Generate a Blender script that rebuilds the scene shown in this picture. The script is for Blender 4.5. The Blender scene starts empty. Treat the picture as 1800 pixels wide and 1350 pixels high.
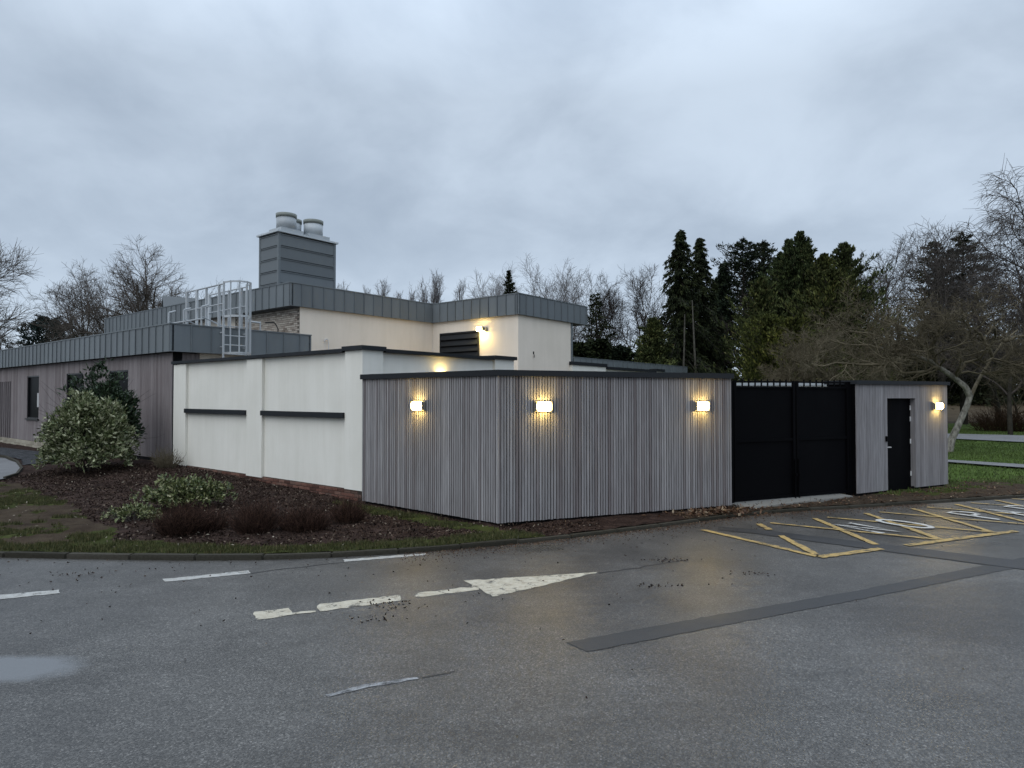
import bpy, math, random
import numpy as np
from mathutils import Vector

# ------------------------------------------------------------------ camera, light, exposure
sc = bpy.context.scene
col = sc.collection
R = math.radians
F = 1130.0            # focal length in pixels of a 1800 px wide picture
CZ = 2.2              # eye height above the road
PITCH = math.atan(22 / F)
cam = bpy.data.cameras.new('camera')
cam.sensor_width = 36.0
cam.lens = 36.0 * F / 1800.0
cam.clip_end = 3000
camo = bpy.data.objects.new('camera', cam)
camo.location = (0, 0, CZ)
camo.rotation_euler = (math.pi / 2 + PITCH, 0, 0)
col.objects.link(camo)
sc.camera = camo

SUN_EL, SUN_AZ = 48, 215      # soft sun behind the clouds, behind and left of the viewer
world = bpy.data.worlds.new('World')
sc.world = world
world.use_nodes = True
wn, wl = world.node_tree.nodes, world.node_tree.links
wn.clear()


def N(tree, kind, **kw):
    n = tree.nodes.new(kind)
    for k, val in kw.items():
        if k.startswith('i_'):
            n.inputs[k[2:].replace('_', ' ')].default_value = val
        else:
            setattr(n, k, val)
    return n


wt = world.node_tree
w_out = N(wt, 'ShaderNodeOutputWorld')
w_bg = N(wt, 'ShaderNodeBackground')
w_bg.inputs['Strength'].default_value = 0.1
wl.new(w_bg.outputs[0], w_out.inputs[0])
sky = N(wt, 'ShaderNodeTexSky', sky_type='NISHITA', sun_disc=False)
sky.sun_elevation = R(SUN_EL)
sky.sun_rotation = R(SUN_AZ)
w_co = N(wt, 'ShaderNodeTexCoord')
w_sep = N(wt, 'ShaderNodeSeparateXYZ')
wl.new(w_co.outputs['Generated'], w_sep.inputs[0])


def wmath(op, a, b=None, c=None, clamp=False):
    n = N(wt, 'ShaderNodeMath', operation=op)
    n.use_clamp = clamp
    for i, x in enumerate((a, b, c)):
        if x is None:
            continue
        if isinstance(x, (int, float)):
            n.inputs[i].default_value = x
        else:
            wl.new(x, n.inputs[i])
    return n.outputs[0]


wz = wmath('MAXIMUM', w_sep.outputs[2], 0.0)
den = wmath('ADD', wz, 0.42)
cx_ = wmath('DIVIDE', w_sep.outputs[0], den)
cy_ = wmath('DIVIDE', w_sep.outputs[1], den)
w_cmb = N(wt, 'ShaderNodeCombineXYZ')
wl.new(cx_, w_cmb.inputs[0])
wl.new(cy_, w_cmb.inputs[1])
w_cmb.inputs[2].default_value = 3.7


def wnoise(scale, detail, rough, off):
    m = N(wt, 'ShaderNodeMapping')
    m.inputs['Location'].default_value = off
    m.inputs['Scale'].default_value = (1.0, 1.0, 1.0)
    wl.new(w_cmb.outputs[0], m.inputs['Vector'])
    t = N(wt, 'ShaderNodeTexNoise')
    t.inputs['Scale'].default_value = scale
    t.inputs['Detail'].default_value = detail
    t.inputs['Roughness'].default_value = rough
    t.inputs['Distortion'].default_value = 0.25
    wl.new(m.outputs[0], t.inputs['Vector'])
    return t.outputs['Fac']


n_big = wnoise(1.25, 2.5, 0.5, (5.3, 1.7, 0))
n_mid = wnoise(3.4, 8, 0.55, (7.1, 3.2, 0))
cl = wmath('ADD', wmath('MULTIPLY', n_big, 0.60), wmath('MULTIPLY', n_mid, 0.40))
cl = wmath('MULTIPLY_ADD', cl, 3.1, -1.1, clamp=True)
w_ramp = N(wt, 'ShaderNodeValToRGB')
w_ramp.color_ramp.interpolation = 'EASE'
e = w_ramp.color_ramp.elements
e[0].position, e[0].color = 0.0, (0.292, 0.352, 0.432, 1)
e[1].position, e[1].color = 1.0, (0.475, 0.553, 0.648, 1)
wl.new(cl, w_ramp.inputs[0])
# brighter strip of thin cloud along the horizon
hz = wmath('SUBTRACT', 1.0, wmath('DIVIDE', wz, 0.26), clamp=True)
hz = wmath('POWER', hz, 1.3)
w_hmix = N(wt, 'ShaderNodeMixRGB')
wl.new(wmath('MULTIPLY', hz, 0.8), w_hmix.inputs[0])
wl.new(w_ramp.outputs[0], w_hmix.inputs[1])
w_hmix.inputs[2].default_value = (0.54, 0.635, 0.75, 1)
# overcast sky: the zenith is brighter than the horizon
zen = wmath('MULTIPLY', wmath('SUBTRACT', wz, 0.42), 2.0, clamp=True)
zen = wmath('MULTIPLY_ADD', zen, 14.5, 9.9)
w_mul = N(wt, 'ShaderNodeMixRGB', blend_type='MULTIPLY')
w_mul.inputs[0].default_value = 1.0
wl.new(w_hmix.outputs[0], w_mul.inputs[1])
wl.new(zen, w_mul.inputs[2])
w_mix = N(wt, 'ShaderNodeMixRGB')
w_mix.inputs[0].default_value = 0.93
wl.new(sky.outputs[0], w_mix.inputs[1])
wl.new(w_mul.outputs[0], w_mix.inputs[2])
wl.new(w_mix.outputs[0], w_bg.inputs[0])

sun = bpy.data.lights.new('sun', 'SUN')
sun.energy = 0.75
sun.angle = R(60)
sun.color = (1.0, 0.96, 0.9)
suno = bpy.data.objects.new('sun', sun)
az = R(SUN_AZ)
sd = Vector((math.sin(az) * math.cos(R(SUN_EL)), math.cos(az) * math.cos(R(SUN_EL)), math.sin(R(SUN_EL))))
suno.rotation_euler = sd.to_track_quat('Z', 'Y').to_euler()
suno.location = (0, -20, 40)
col.objects.link(suno)

sc.view_settings.view_transform = 'Standard'
sc.view_settings.look = 'None'
sc.view_settings.exposure = 0.45
sc.view_settings.gamma = 1.0
sc.view_settings.use_curve_mapping = False
sc.render.engine = 'CYCLES'
sc.cycles.max_bounces = 6
sc.cycles.transparent_max_bounces = 4
sc.cycles.caustics_reflective = False
sc.cycles.caustics_refractive = False
sc.cycles.sample_clamp_indirect = 4.0
sc.cycles.use_denoising = True

rng = np.random.default_rng(7)
random.seed(7)
PI = math.pi

# ------------------------------------------------------------------ measuring helpers (pixel of the photo -> point of the place)
cp_, sp_ = math.cos(PITCH), math.sin(PITCH)


def ray(px, py):
    a = (px - 900) / F
    b = (675 - py) / F
    return np.array([a, cp_ - b * sp_, sp_ + b * cp_])


def gp(px, py, z=0.0):
    d = ray(px, py)
    t = (z - CZ) / d[2]
    return d[0] * t, d[1] * t


def xat(px, Y):
    return (px - 900) / F * Y


def zat(py, Y):
    d = ray(900, py)
    return CZ + d[2] / d[1] * Y


U = np.array([-.7796, .6263])       # building axis going away to the left
V = np.array([.6263, .7796])        # building axis going away to the right
P2 = lambda x, y: np.array([x, y], float)


def vp(px, py, O, d):               # where the line of sight meets the vertical plane through O along d
    r = ray(px, py)
    t, s = np.linalg.solve(np.array([[r[0], -d[0]], [r[1], -d[1]]]), np.array(O, float)[:2])
    return s, CZ + t * r[2]


# ------------------------------------------------------------------ mesh helpers
def fast_mesh(name, Vx, Fs):
    """Vx (n,3); Fs list of int arrays (m,3) or (m,4)."""
    me = bpy.data.meshes.new(name)
    Vx = np.asarray(Vx, np.float32)
    me.vertices.add(len(Vx))
    me.vertices.foreach_set('co', Vx.ravel())
    loops = np.concatenate([f.ravel() for f in Fs]).astype(np.int32)
    tot = np.concatenate([np.full(len(f), f.shape[1]) for f in Fs]).astype(np.int32)
    start = np.concatenate([[0], np.cumsum(tot)[:-1]]).astype(np.int32)
    me.loops.add(len(loops))
    me.loops.foreach_set('vertex_index', loops)
    me.polygons.add(len(tot))
    me.polygons.foreach_set('loop_start', start)
    me.update(calc_edges=True)
    return me


class MB:
    def __init__(self):
        self.v, self.f = [], []

    def add(self, verts, faces):
        n = len(self.v)
        self.v += [tuple(map(float, p)) for p in verts]
        self.f += [tuple(i + n for i in f) for f in faces]

    def box(self, x0, x1, y0, y1, z0, z1):
        p = [(x, y, z) for z in (z0, z1) for y in (y0, y1) for x in (x0, x1)]
        self.add(p, [(0, 2, 3, 1), (4, 5, 7, 6), (0, 1, 5, 4), (2, 6, 7, 3), (0, 4, 6, 2), (1, 3, 7, 5)])
        return self

    def prism(self, poly, z0, z1):
        n = len(poly)
        self.add([(p[0], p[1], z0) for p in poly] + [(p[0], p[1], z1) for p in poly],
                 [tuple(range(n))[::-1], tuple(range(n, 2 * n))] +
                 [(i, (i + 1) % n, n + (i + 1) % n, n + i) for i in range(n)])
        return self

    def obox(self, o, d, s0, s1, a0, a1, z0, z1):
        """box along horizontal direction d from o; a measured to the left of d"""
        n = np.array([-d[1], d[0]])
        o = np.array(o[:2])
        c = [o + d * s0 + n * a0, o + d * s1 + n * a0, o + d * s1 + n * a1, o + d * s0 + n * a1]
        return self.prism(c, z0, z1)

    def cyl(self, c0, c1, r0, r1=None, k=12, caps=True):
        r1 = r0 if r1 is None else r1
        c0, c1 = Vector(c0), Vector(c1)
        t = (c1 - c0).normalized()
        a = t.orthogonal().normalized()
        b = t.cross(a)
        vs = []
        for c, r in ((c0, r0), (c1, r1)):
            for i in range(k):
                q = 2 * PI * i / k
                vs.append(c + a * (r * math.cos(q)) + b * (r * math.sin(q)))
        fs = [(i, (i + 1) % k, k + (i + 1) % k, k + i) for i in range(k)]
        if caps:
            fs += [tuple(range(k))[::-1], tuple(range(k, 2 * k))]
        self.add(vs, fs)
        return self

    def path(self, pts, r, k=6):
        for a, b in zip(pts[:-1], pts[1:]):
            self.cyl(a, b, r, r, k)
        return self

    def mesh(self, name):
        me = bpy.data.meshes.new(name)
        me.from_pydata(self.v, [], self.f)
        me.update()
        return me


def bevel_mesh(me, w, seg=2):
    import bmesh
    bm = bmesh.new()
    bm.from_mesh(me)
    bmesh.ops.bevel(bm, geom=list(bm.edges), offset=w, segments=seg, affect='EDGES')
    bm.to_mesh(me)
    bm.free()
    return me


def obj(name, me, mat=None, parent=None, loc=(0, 0, 0), rz=0.0):
    if isinstance(me, MB):
        me = me.mesh(name)
    o = bpy.data.objects.new(name, me)
    if mat is not None and len(me.materials) == 0:
        me.materials.append(mat)
    o.location = loc
    o.rotation_euler = (0, 0, rz)
    o.parent = parent
    col.objects.link(o)
    return o


def tag(o, label=None, cat=None, group=None, kind=None):
    if label: o['label'] = label
    if cat: o['category'] = cat
    if group: o['group'] = group
    if kind: o['kind'] = kind
    return o


def empty(name, loc, label, cat, group=None):
    o = bpy.data.objects.new(name, None)
    o.empty_display_size = 0.3
    o.location = loc
    col.objects.link(o)
    return tag(o, label, cat, group)


def ang(d):
    return math.atan2(d[1], d[0])


# ------------------------------------------------------------------ materials
def new_mat(name, color, rough=0.7, spec=0.3, metallic=0.0):
    m = bpy.data.materials.new(name)
    m.use_nodes = True
    b = m.node_tree.nodes['Principled BSDF']
    b.inputs['Base Color'].default_value = (*color, 1)
    b.inputs['Roughness'].default_value = rough
    b.inputs['Specular IOR Level'].default_value = spec
    b.inputs['Metallic'].default_value = metallic
    return m, m.node_tree, b


def noise(t, vec, scale, detail=4, rough=0.55, dist=0.0):
    n = N(t, 'ShaderNodeTexNoise')
    n.inputs['Scale'].default_value = scale
    n.inputs['Detail'].default_value = detail
    n.inputs['Roughness'].default_value = rough
    n.inputs['Distortion'].default_value = dist
    if vec is not None:
        t.links.new(vec, n.inputs['Vector'])
    return n.outputs['Fac']


def ramp(t, fac, stops, interp='LINEAR'):
    r = N(t, 'ShaderNodeValToRGB')
    r.color_ramp.interpolation = interp
    el = r.color_ramp.elements
    while len(el) < len(stops):
        el.new(0.5)
    for x, (p, c) in zip(el, stops):
        x.position = p
        x.color = (*c, 1) if len(c) == 3 else c
    t.links.new(fac, r.inputs[0])
    return r.outputs[0]


def mix(t, fac, a, b, mode='MIX'):
    n = N(t, 'ShaderNodeMixRGB', blend_type=mode)
    for i, x in enumerate((fac, a, b)):
        if isinstance(x, (int, float)):
            n.inputs[i].default_value = x
        elif isinstance(x, tuple):
            n.inputs[i].default_value = (*x, 1)
        else:
            t.links.new(x, n.inputs[i])
    return n.outputs[0]


def mth(t, op, a, b=0.0, clamp=False):
    n = N(t, 'ShaderNodeMath', operation=op)
    n.use_clamp = clamp
    for i, x in enumerate((a, b)):
        if isinstance(x, (int, float)):
            n.inputs[i].default_value = x
        else:
            t.links.new(x, n.inputs[i])
    return n.outputs[0]


def bump(t, b, h, strength=0.3, dist=0.01):
    n = N(t, 'ShaderNodeBump')
    n.inputs['Strength'].default_value = strength
    n.inputs['Distance'].default_value = dist
    t.links.new(h, n.inputs['Height'])
    t.links.new(n.outputs[0], b.inputs['Normal'])


def coords(t, kind='Object', scale=(1, 1, 1)):
    c = N(t, 'ShaderNodeTexCoord')
    m = N(t, 'ShaderNodeMapping')
    m.inputs['Scale'].default_value = scale
    t.links.new(c.outputs[kind], m.inputs['Vector'])
    return m.outputs[0]


def pos(t, scale=(1, 1, 1)):
    g = N(t, 'ShaderNodeNewGeometry')
    m = N(t, 'ShaderNodeMapping')
    m.inputs['Scale'].default_value = scale
    t.links.new(g.outputs['Position'], m.inputs['Vector'])
    return m.outputs[0]


def rnd(t):
    return N(t, 'ShaderNodeObjectInfo').outputs['Random']


def island(t):
    return N(t, 'ShaderNodeNewGeometry').outputs['Random Per Island']


def mat_wood(name, c_dark, c_mid, c_light, rough=0.85):
    m, t, b = new_mat(name, c_mid, rough, 0.15)
    base = ramp(t, rnd(t), [(0.0, c_dark), (0.35, c_mid), (0.75, c_mid), (1.0, c_light)])
    p = pos(t, (9, 9, 0.55))
    g = noise(t, p, 3.0, 6, 0.6)
    base = mix(t, 0.55, base, ramp(t, g, [(0.28, (0.5, 0.48, 0.48)), (0.7, (1.25, 1.24, 1.25))]), 'MULTIPLY')
    p2 = pos(t, (0.35, 0.35, 0.3))
    g2 = noise(t, p2, 1.6, 3)
    base = mix(t, 0.22, base, ramp(t, g2, [(0.35, (0.72, 0.64, 0.64)), (0.6, (1.05, 1.06, 1.08))]), 'MULTIPLY')
    t.links.new(base, b.inputs['Base Color'])
    bump(t, b, g, 0.25, 0.004)
    return m


M_slat = mat_wood('weathered_cedar', (0.18, 0.163, 0.162), (0.26, 0.253, 0.254), (0.345, 0.337, 0.337))
M_board = mat_wood('dark_cedar_board', (0.175, 0.152, 0.15), (0.225, 0.2, 0.198), (0.275, 0.248, 0.245))
M_shedslat = mat_wood('pale_weathered_larch', (0.215, 0.208, 0.212), (0.255, 0.248, 0.252), (0.295, 0.288, 0.292))


def mat_render(name, c, stain=0.18):
    m, t, b = new_mat(name, c, 0.9, 0.1)
    p = pos(t)
    g = noise(t, p, 0.9, 5, 0.6)
    base = mix(t, stain, c, ramp(t, g, [(0.35, (0.55, 0.55, 0.5)), (0.65, (1.05, 1.05, 1.05))]), 'MULTIPLY')
    s = noise(t, pos(t, (2.2, 2.2, 0.25)), 1.5, 5, 0.65)
    base = mix(t, stain, base, ramp(t, s, [(0.42, (0.62, 0.61, 0.54)), (0.6, (1, 1, 1))]), 'MULTIPLY')
    t.links.new(base, b.inputs['Base Color'])
    bump(t, b, noise(t, p, 160, 3), 0.12, 0.004)
    return m


M_white = mat_render('white_render', (0.785, 0.765, 0.70), 0.12)
M_cream = mat_render('cream_render', (0.80, 0.715, 0.615), 0.10)


def mat_metal(name, c, rough=0.5, var=0.18, spec=0.4):
    m, t, b = new_mat(name, c, rough, spec)
    lo = tuple(x * (1 - var) for x in c)
    hi = tuple(x * (1 + var) for x in c)
    base = ramp(t, rnd(t), [(0, lo), (1, hi)])
    g = noise(t, pos(t, (1, 1, 0.4)), 3.0, 5)
    base = mix(t, 0.35, base, ramp(t, g, [(0.3, (0.75, 0.76, 0.78)), (0.7, (1.12, 1.12, 1.1))]), 'MULTIPLY')
    t.links.new(base, b.inputs['Base Color'])
    t.links.new(ramp(t, g, [(0.2, (rough - .12,) * 3), (0.8, (rough + .15,) * 3)]), b.inputs['Roughness'])
    return m


M_zinc = mat_metal('slate_grey_zinc', (0.145, 0.162, 0.172), 0.55, 0.08, 0.3)
M_zincdark = mat_metal('dark_zinc_seam', (0.05, 0.06, 0.07), 0.5)
M_cap = mat_metal('anthracite_coping', (0.016, 0.018, 0.021), 0.6, 0.18, 0.2)
M_black = mat_metal('black_powder_coat', (0.0022, 0.0022, 0.003), 0.6, 0.1, 0.05)
M_galv = mat_metal('galvanised_steel', (0.40, 0.42, 0.435), 0.45)
M_galvdull = mat_metal('dull_grey_sheet', (0.115, 0.125, 0.13), 0.6)
M_vent = mat_metal('pale_vent_metal', (0.42, 0.45, 0.47), 0.45)
M_ventband = mat_metal('olive_stained_metal', (0.20, 0.215, 0.195), 0.55)
M_steel = mat_metal('brushed_steel', (0.62, 0.62, 0.62), 0.3)
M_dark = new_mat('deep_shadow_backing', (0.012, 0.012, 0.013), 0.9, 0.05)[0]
M_roof = new_mat('roof_membrane', (0.10, 0.105, 0.11), 0.85)[0]
M_soffit = new_mat('dark_soffit', (0.03, 0.03, 0.033), 0.8)[0]
M_pane = new_mat('dark_window_glass', (0.004, 0.0042, 0.005), 0.35, 0.02)[0]
M_frame = new_mat('black_window_frame', (0.012, 0.012, 0.013), 0.4)[0]
M_dull = new_mat('dull_grey_plastic', (0.19, 0.18, 0.16), 0.5)[0]
M_poster = new_mat('pale_paper_in_window', (0.45, 0.45, 0.45), 0.8)[0]


def mat_brick(name, cols, rough=0.9):
    m, t, b = new_mat(name, cols[1], rough, 0.1)
    n = len(cols)
    base = ramp(t, rnd(t), [(i / (n - 1), c) for i, c in enumerate(cols)])
    g = noise(t, pos(t), 30, 5)
    base = mix(t, 0.6, base, ramp(t, g, [(0.3, (0.6, 0.58, 0.56)), (0.7, (1.2, 1.2, 1.2))]), 'MULTIPLY')
    t.links.new(base, b.inputs['Base Color'])
    bump(t, b, g, 0.4, 0.005)
    return m


M_brickpale = mat_brick('pale_buff_brick', [(0.22, 0.185, 0.155), (0.42, 0.375, 0.325), (0.50, 0.455, 0.395), (0.34, 0.29, 0.25)])
M_brickred = mat_brick('red_brown_brick', [(0.085, 0.045, 0.036), (0.15, 0.075, 0.058), (0.20, 0.11, 0.085), (0.12, 0.085, 0.07)])
M_sand = mat_brick('pale_plinth_brick', [(0.22, 0.2, 0.16), (0.34, 0.31, 0.25), (0.40, 0.37, 0.3), (0.28, 0.25, 0.2)])
M_mortar = new_mat('mortar', (0.16, 0.145, 0.125), 0.95, 0.05)[0]
M_mortardark = new_mat('dirty_mortar', (0.07, 0.055, 0.048), 0.95, 0.05)[0]


def mat_asphalt():
    m, t, b = new_mat('wet_asphalt', (0.05, 0.05, 0.052), 0.5, 0.45)
    p = pos(t)
    v = N(t, 'ShaderNodeTexVoronoi')
    v.inputs['Scale'].default_value = 92
    t.links.new(p, v.inputs['Vector'])
    chip = ramp(t, v.outputs['Color'], [(0.0, (0.030, 0.0285, 0.027)), (0.45, (0.066, 0.0625, 0.0585)), (0.78, (0.112, 0.107, 0.100)), (1.0, (0.22, 0.21, 0.197))])
    fine = noise(t, p, 240, 4, 0.7)
    base = mix(t, 0.5, chip, ramp(t, fine, [(0.3, (0.45, 0.45, 0.45)), (0.7, (1.5, 1.5, 1.5))]), 'MULTIPLY')
    big = noise(t, p, 0.55, 6, 0.62, 0.4)
    base = mix(t, 0.9, base, ramp(t, big, [(0.36, (0.62, 0.61, 0.60)), (0.64, (1.18, 1.18, 1.17))]), 'MULTIPLY')
    mid = noise(t, pos(t, (0.5, 1.6, 1)), 3.5, 5, 0.6)
    base = mix(t, 0.6, base, ramp(t, mid, [(0.33, (0.78, 0.77, 0.75)), (0.65, (1.14, 1.14, 1.14))]), 'MULTIPLY')
    t.links.new(base, b.inputs['Base Color'])
    big2 = noise(t, p, 0.35, 4, 0.55, 0.3)
    rg = mth(t, 'ADD', mth(t, 'MULTIPLY', big2, 0.5), mth(t, 'MULTIPLY', fine, 0.12))
    rough = ramp(t, rg, [(0.2, (0.26,) * 3), (0.42, (0.50,) * 3)])
    # shallow puddle near the left kerb lane, sky reflection painted in as pale colour
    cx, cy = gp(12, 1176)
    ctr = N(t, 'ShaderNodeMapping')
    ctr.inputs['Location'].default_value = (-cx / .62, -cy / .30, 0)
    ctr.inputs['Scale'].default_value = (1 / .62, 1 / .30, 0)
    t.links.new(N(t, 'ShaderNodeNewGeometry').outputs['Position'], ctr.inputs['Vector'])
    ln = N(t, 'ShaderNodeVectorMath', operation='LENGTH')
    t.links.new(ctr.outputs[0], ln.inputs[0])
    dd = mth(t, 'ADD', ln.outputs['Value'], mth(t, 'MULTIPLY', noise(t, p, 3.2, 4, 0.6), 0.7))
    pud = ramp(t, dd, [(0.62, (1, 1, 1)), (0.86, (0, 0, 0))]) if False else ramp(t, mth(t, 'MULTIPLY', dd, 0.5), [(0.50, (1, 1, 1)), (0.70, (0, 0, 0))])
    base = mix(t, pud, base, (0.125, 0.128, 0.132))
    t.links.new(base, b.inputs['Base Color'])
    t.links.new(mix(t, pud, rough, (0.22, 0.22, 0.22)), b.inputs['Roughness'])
    hh = mth(t, 'ADD', mth(t, 'MULTIPLY', v.outputs['Distance'], -1.0), mth(t, 'MULTIPLY', fine, 0.8))
    hh = mth(t, 'MULTIPLY', hh, mth(t, 'SUBTRACT', 1.0, pud))
    bump(t, b, hh, 0.4, 0.004)
    return m


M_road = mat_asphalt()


def mat_patch():
    m, t, b = new_mat('smooth_tar_patch', (0.02, 0.02, 0.022), 0.45, 0.4)
    p = pos(t)
    f = noise(t, p, 150, 4, 0.7)
    g = noise(t, p, 1.5, 4)
    base = ramp(t, f, [(0.3, (0.017, 0.017, 0.018)), (0.7, (0.044, 0.0435, 0.044))])
    base = mix(t, 0.5, base, ramp(t, g, [(0.3, (0.7, 0.7, 0.7)), (0.7, (1.4, 1.4, 1.4))]), 'MULTIPLY')
    t.links.new(base, b.inputs['Base Color'])
    t.links.new(ramp(t, g, [(0.3, (0.42,) * 3), (0.7, (0.58,) * 3)]), b.inputs['Roughness'])
    bump(t, b, f, 0.35, 0.003)
    return m


M_patch = mat_patch()


def mat_paint(name, c, dirt, lo=0.42, hi=0.52, wear=(0.035, 0.035, 0.036)):
    m, t, b = new_mat(name, c, 0.6, 0.3)
    p = pos(t)
    w = mth(t, 'ADD', mth(t, 'MULTIPLY', noise(t, p, 7, 6, 0.7), 0.7), mth(t, 'MULTIPLY', noise(t, p, 90, 3, 0.7), 0.3))
    d = noise(t, p, 12, 5, 0.65)
    base = mix(t, ramp(t, d, [(0.35, (0, 0, 0)), (0.7, (0.75,) * 3)]), c, dirt)
    base = mix(t, ramp(t, w, [(lo, (1, 1, 1)), (hi, (0, 0, 0))]), base, wear)
    t.links.new(base, b.inputs['Base Color'])
    bump(t, b, w, 0.2, 0.003)
    return m


M_pwhite = mat_paint('worn_white_road_paint', (0.50, 0.465, 0.375), (0.30, 0.25, 0.18), 0.38, 0.47)
M_pdash = mat_paint('fresh_white_dash_paint', (0.42, 0.42, 0.40), (0.24, 0.22, 0.19), 0.37, 0.46)
M_pfaint = mat_paint('faint_white_road_paint', (0.34, 0.345, 0.35), (0.22, 0.22, 0.22), 0.36, 0.56)
M_pyellow = mat_paint('worn_yellow_road_paint', (0.44, 0.30, 0.10), (0.28, 0.21, 0.11), 0.40, 0.50)
M_pletter = mat_paint('worn_white_letter_paint', (0.55, 0.54, 0.51), (0.33, 0.32, 0.29), 0.37, 0.47)
M_kerb = mat_brick('mossy_kerb_concrete', [(0.028, 0.026, 0.020), (0.045, 0.042, 0.033), (0.06, 0.055, 0.045)])
M_conc = new_mat('gate_apron_concrete', (0.2, 0.195, 0.18), 0.8)[0]


def mat_ground(name, stops, scale=3.0, fine=60, bmp=0.6):
    m, t, b = new_mat(name, stops[0][1], 0.95, 0.08)
    p = pos(t)
    a = mth(t, 'ADD', mth(t, 'MULTIPLY', noise(t, p, scale, 6, 0.65), 0.6), mth(t, 'MULTIPLY', noise(t, p, fine, 4, 0.7), 0.4))
    base = ramp(t, a, stops)
    t.links.new(base, b.inputs['Base Color'])
    bump(t, b, noise(t, p, fine * .6, 5, 0.7), bmp, 0.03)
    return m


M_soil = mat_ground('dark_bark_mulch', [(0.32, (0.008, 0.006, 0.005)), (0.5, (0.034, 0.021, 0.017)), (0.66, (0.075, 0.050, 0.040))], 4, 45, 1.0)
M_turf = mat_ground('damp_turf', [(0.3, (0.016, 0.018, 0.007)), (0.5, (0.040, 0.048, 0.013)), (0.68, (0.08, 0.085, 0.03))], 2.0, 40, 0.8)
M_mud = mat_ground('leafy_mud', [(0.32, (0.016, 0.011, 0.008)), (0.5, (0.045, 0.032, 0.022)), (0.68, (0.075, 0.058, 0.038))], 2.5, 40, 0.8)
M_field = mat_ground('mown_park_grass', [(0.3, (0.03, 0.042, 0.012)), (0.5, (0.058, 0.092, 0.018)), (0.68, (0.10, 0.135, 0.04))], 0.7, 9, 0.6)
M_wood_floor = mat_ground('leaf_covered_bank', [(0.3, (0.028, 0.02, 0.012)), (0.5, (0.06, 0.045, 0.028)), (0.7, (0.1, 0.078, 0.05))], 0.5, 8, 0.6)
M_path = mat_ground('pale_tarmac_path', [(0.3, (0.12, 0.12, 0.12)), (0.5, (0.17, 0.17, 0.172)), (0.7, (0.21, 0.21, 0.215))], 1.0, 30, 0.2)
M_gravel = mat_ground('dark_gravel', [(0.3, (0.015, 0.016, 0.018)), (0.5, (0.05, 0.052, 0.056)), (0.66, (0.12, 0.12, 0.125))], 8, 70, 1.0)


def mat_leaf(name, stops, rough=0.6, spec=0.25, clump=0.0):
    m, t, b = new_mat(name, stops[0][1], rough, spec)
    base = ramp(t, island(t), stops)
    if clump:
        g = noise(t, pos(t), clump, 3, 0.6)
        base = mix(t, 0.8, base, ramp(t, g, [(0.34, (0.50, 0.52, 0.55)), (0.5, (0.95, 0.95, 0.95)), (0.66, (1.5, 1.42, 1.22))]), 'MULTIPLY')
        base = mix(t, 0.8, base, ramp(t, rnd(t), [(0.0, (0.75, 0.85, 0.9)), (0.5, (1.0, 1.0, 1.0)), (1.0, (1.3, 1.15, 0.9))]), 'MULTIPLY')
    t.links.new(base, b.inputs['Base Color'])
    return m


M_blade = mat_leaf('grass_blades', [(0, (0.024, 0.029, 0.010)), (0.5, (0.052, 0.058, 0.019)), (0.8, (0.085, 0.085, 0.032)), (1, (0.14, 0.115, 0.055))])
M_fieldblade = mat_leaf('park_grass_blades', [(0, (0.028, 0.04, 0.01)), (0.6, (0.06, 0.098, 0.018)), (1, (0.105, 0.145, 0.045))])
M_litter = mat_leaf('fallen_leaves', [(0, (0.035, 0.018, 0.010)), (0.5, (0.085, 0.045, 0.026)), (0.85, (0.14, 0.085, 0.05)), (1, (0.28, 0.22, 0.15))])
M_chips = mat_leaf('bark_chips', [(0, (0.010, 0.007, 0.006)), (0.6, (0.038, 0.025, 0.020)), (0.93, (0.095, 0.066, 0.050)), (1, (0.22, 0.18, 0.14))], 0.9, 0.05)
M_palebits = mat_leaf('pale_leaf_flecks', [(0, (0.12, 0.10, 0.07)), (1, (0.38, 0.33, 0.26))])
M_rhodo = mat_leaf('dark_evergreen_leaves', [(0, (0.010, 0.020, 0.009)), (0.6, (0.022, 0.042, 0.017)), (1, (0.05, 0.08, 0.04))], 0.4, 0.4)
M_pieris = mat_leaf('cream_edged_leaves', [(0, (0.04, 0.055, 0.02)), (0.35, (0.09, 0.115, 0.045)), (0.7, (0.23, 0.25, 0.13)), (1, (0.46, 0.46, 0.31))], 0.45, 0.3)
M_ivy = mat_leaf('ivy_and_holly_leaves', [(0, (0.024, 0.035, 0.012)), (0.45, (0.085, 0.11, 0.036)), (0.8, (0.19, 0.205, 0.085)), (1, (0.38, 0.37, 0.22))], 0.45, 0.35)
M_heath = mat_leaf('russet_heather_stems', [(0, (0.014, 0.010, 0.008)), (0.6, (0.046, 0.027, 0.021)), (1, (0.115, 0.066, 0.050))], 0.9, 0.05)
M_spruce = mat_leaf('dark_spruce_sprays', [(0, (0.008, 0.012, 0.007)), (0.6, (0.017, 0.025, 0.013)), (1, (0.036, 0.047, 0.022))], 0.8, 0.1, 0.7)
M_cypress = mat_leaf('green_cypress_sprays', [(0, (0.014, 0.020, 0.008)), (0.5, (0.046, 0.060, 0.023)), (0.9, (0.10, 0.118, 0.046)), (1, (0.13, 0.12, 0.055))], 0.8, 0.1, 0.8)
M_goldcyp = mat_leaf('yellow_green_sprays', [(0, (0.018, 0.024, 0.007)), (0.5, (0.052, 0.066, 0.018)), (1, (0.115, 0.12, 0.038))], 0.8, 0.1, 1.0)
M_pine = mat_leaf('brown_green_pine_tufts', [(0, (0.010, 0.013, 0.007)), (0.6, (0.024, 0.029, 0.014)), (1, (0.046, 0.048, 0.024))], 0.85, 0.08, 0.8)
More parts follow.
